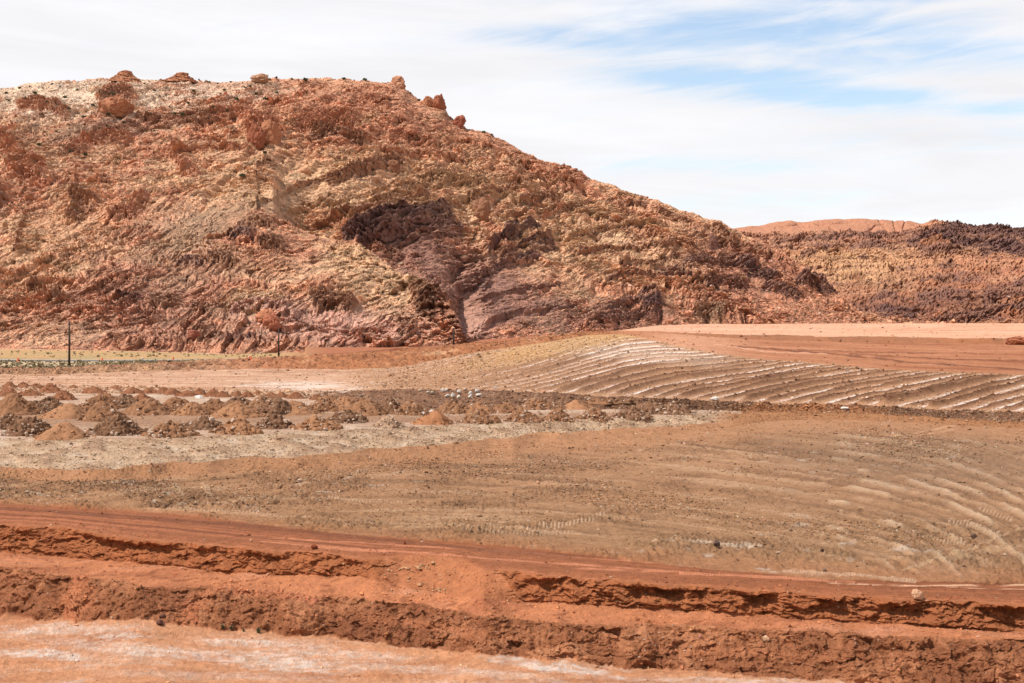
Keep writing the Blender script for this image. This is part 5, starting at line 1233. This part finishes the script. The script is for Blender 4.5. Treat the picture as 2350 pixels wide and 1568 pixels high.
# small things beside the highway
def marker(px, py, wD, hD, label, mat, cat, name):
    x, y, z = G.pick(px, py); k = y/FD; w_, h_ = wD*k/2, hD*k
    V1, f1_ = cyl((0, 0, 0), (0, 0, h_*0.12), w_*1.15, w_*1.1, 10); V2, f2_ = cyl((0, 0, h_*0.12), (0, 0, h_), w_*0.85, w_*0.7, 10)
    V, f = join([(V1, f1_), (V2, f2_)])
    link(name, new_mesh(name, V, f, mat, None, False), label, cat, 'orange barrels beside the far road', loc=(x, y, z-0.03))
for px, py, lb in ((41, 827, 'orange road barrel beside the far road, leftmost of the four'), (234, 826, 'orange road barrel beside the far road just right of the nearest pole'), (398, 825, 'orange road barrel beside the far road midway between two poles'), (575, 822, 'orange road barrel beside the far road close to the middle pole')):
    marker(px, py, 5.0, 8.0, lb, m_orange, 'barrel', 'road_barrel')
for i, (px, py, wd, hd, lb) in enumerate([(264, 826, 7, 4, 'white rock on the verge right of the second orange barrel'), (327, 823, 7, 6, 'white stained rock on the verge left of the third orange barrel'), (571, 819, 7, 4, 'white rock next to the orange barrel near the middle pole'), (456, 912, 26, 6, 'white slab lying behind the middle heaps'), (1640, 918, 22, 9, 'pale slab on the dark rubble bank at the right'), (1936, 937, 24, 6, 'white slab under the furrowed fill')]):
    put_boulder(G, px, py, wd, hd, col(238,224,210), lb, 'rock', 'rock', seed=150+i, sink=0.1)

# ------------------------------------------------------------------ plants
def bush_mesh(name, seed, n=60, w_=1.0, h_=0.8, up=False):
    r_ = np.random.default_rng(seed); V = []; f = []
    for i in range(n):
        if up:
            a = r_.uniform(0, 6.28); ln = r_.uniform(.4, 1)*h_; lean = r_.uniform(0, .8)*w_
            b = np.array([r_.normal(0, .06), r_.normal(0, .06), 0]); tp = b+[math.cos(a)*lean, math.sin(a)*lean, ln]; s_ = np.array([-math.sin(a), math.cos(a), 0])*0.03
            md = (b+tp)/2+[0, 0, .12*h_]
            pts = [b-s_, b+s_, md+s_*1.3, md-s_*1.3, tp]
            o = len(V); V += pts; f += [(o, o+1, o+2), (o, o+2, o+3), (o+3, o+2, o+4)]
        else:
            p = r_.normal(size=3); p /= np.linalg.norm(p); p *= r_.uniform(.35, 1)**.5; p = p*[w_*.5, w_*.5, h_*.5]+[0, 0, h_*.5]
            u = r_.normal(size=3)*.14*w_; v = r_.normal(size=3)*.14*w_; o = len(V); V += [p-u, p+v, p+u, p-v]; f += [(o, o+1, o+2), (o, o+2, o+3)]
    return new_mesh(name, np.array(V, F32), np.array(f), m_leaf, None, False)
bm_ = [bush_mesh('juniper_bush', 900+k, 90) for k in range(4)]
spots = [(120,190),(70,196),(30,205),(150,222),(95,262),(190,268),(215,240),(130,300),(250,262),(345,258),(390,243),(400,262),(432,236),(470,230),(505,213),(515,205),(540,228),(560,200),(575,196),(636,210),(620,182),(480,184),(455,180),(530,181),(500,190),(420,262),(300,200),(330,190),(180,205),(60,225),(20,230),(640,175),(670,173),(700,172),(790,178),(840,181),(945,212),(962,228),(1110,300),(1135,303),(90,330),(160,345),(200,355),(245,290),(290,282),(350,300),(610,350),(560,405),(100,200),(140,196),(45,200),(15,212),(85,215),(110,232),(160,250),(230,210),(260,215),(355,205),(370,220),(445,212),(490,245),(520,252),(590,215),(610,225)]
for i, (px, py) in enumerate(spots):
    x, y, z = Mt.pick(px, py); o = link('juniper_bush', bm_[i % 4], 'small dark green bush growing among the rocks of the upper hill', 'bush', 'dark green bushes on the upper hill', loc=(x, y-0.5, z-0.3))
    s = r3.uniform(1.5, 3.4); o.scale = (s*r3.uniform(1, 1.6), s, s*r3.uniform(.6, .9)); o.rotation_euler = (0, 0, r3.uniform(0, 6.28))
fw = [bush_mesh('desert_weed', 950+k, 40, 0.5, 0.5, True) for k in range(3)]
for i, (px, py, lb, s) in enumerate([(525, 1441, 'spindly green weed at the foot of the lower bank, left one', .5), (548, 1445, 'low green weed between the spindly weed and the bushy weed', .55), (611, 1449, 'bushy green weed at the foot of the lower bank, rightmost', .7), (575, 1447, 'smallest pale weed in the row at the foot of the lower bank', .35)]):
    x, y, z = G.pick(px*0.94+20, py); o = link('desert_weed', fw[i % 3], lb, 'weed', 'green weeds at the foot of the lower bank', loc=(x, y, z)); o.scale = (s, s, s)
# sagebrush cover along the highway
r_ = np.random.default_rng(33); V = []; f = []
sel = np.where((G.yD > 806) & (G.yD < 846) & (G.xD < 640) & (G.xD > -200) & K(14, 15))
ii = r_.integers(0, len(sel[0]), 2600)
for a_i in ii:
    r0_, c0_ = sel[0][a_i], sel[1][a_i]
    yq = G.yD[r0_, c0_]
    if 820 < yq < 829: continue
    if yq < 820 and r_.random() < 0.82: continue
    b = np.array([G.X[r0_, c0_], G.Y[r0_, c0_], G.Z[r0_, c0_]]); s = r_.uniform(.25, .6)
    for k in range(9):
        p = r_.normal(size=3); p = p/np.linalg.norm(p)*s*.7; p[2] = abs(p[2]); u = r_.normal(size=3)*.35*s; v = r_.normal(size=3)*.35*s; o = len(V); V += [b+p-u, b+p+v, b+p+u, b+p-v]; f += [(o, o+1, o+2), (o, o+2, o+3)]
link('sagebrush', new_mesh('sagebrush', np.array(V, F32), np.array(f), m_sage, None, False), 'grey green sagebrush covering the verges of the far road', 'sagebrush', kind='stuff')
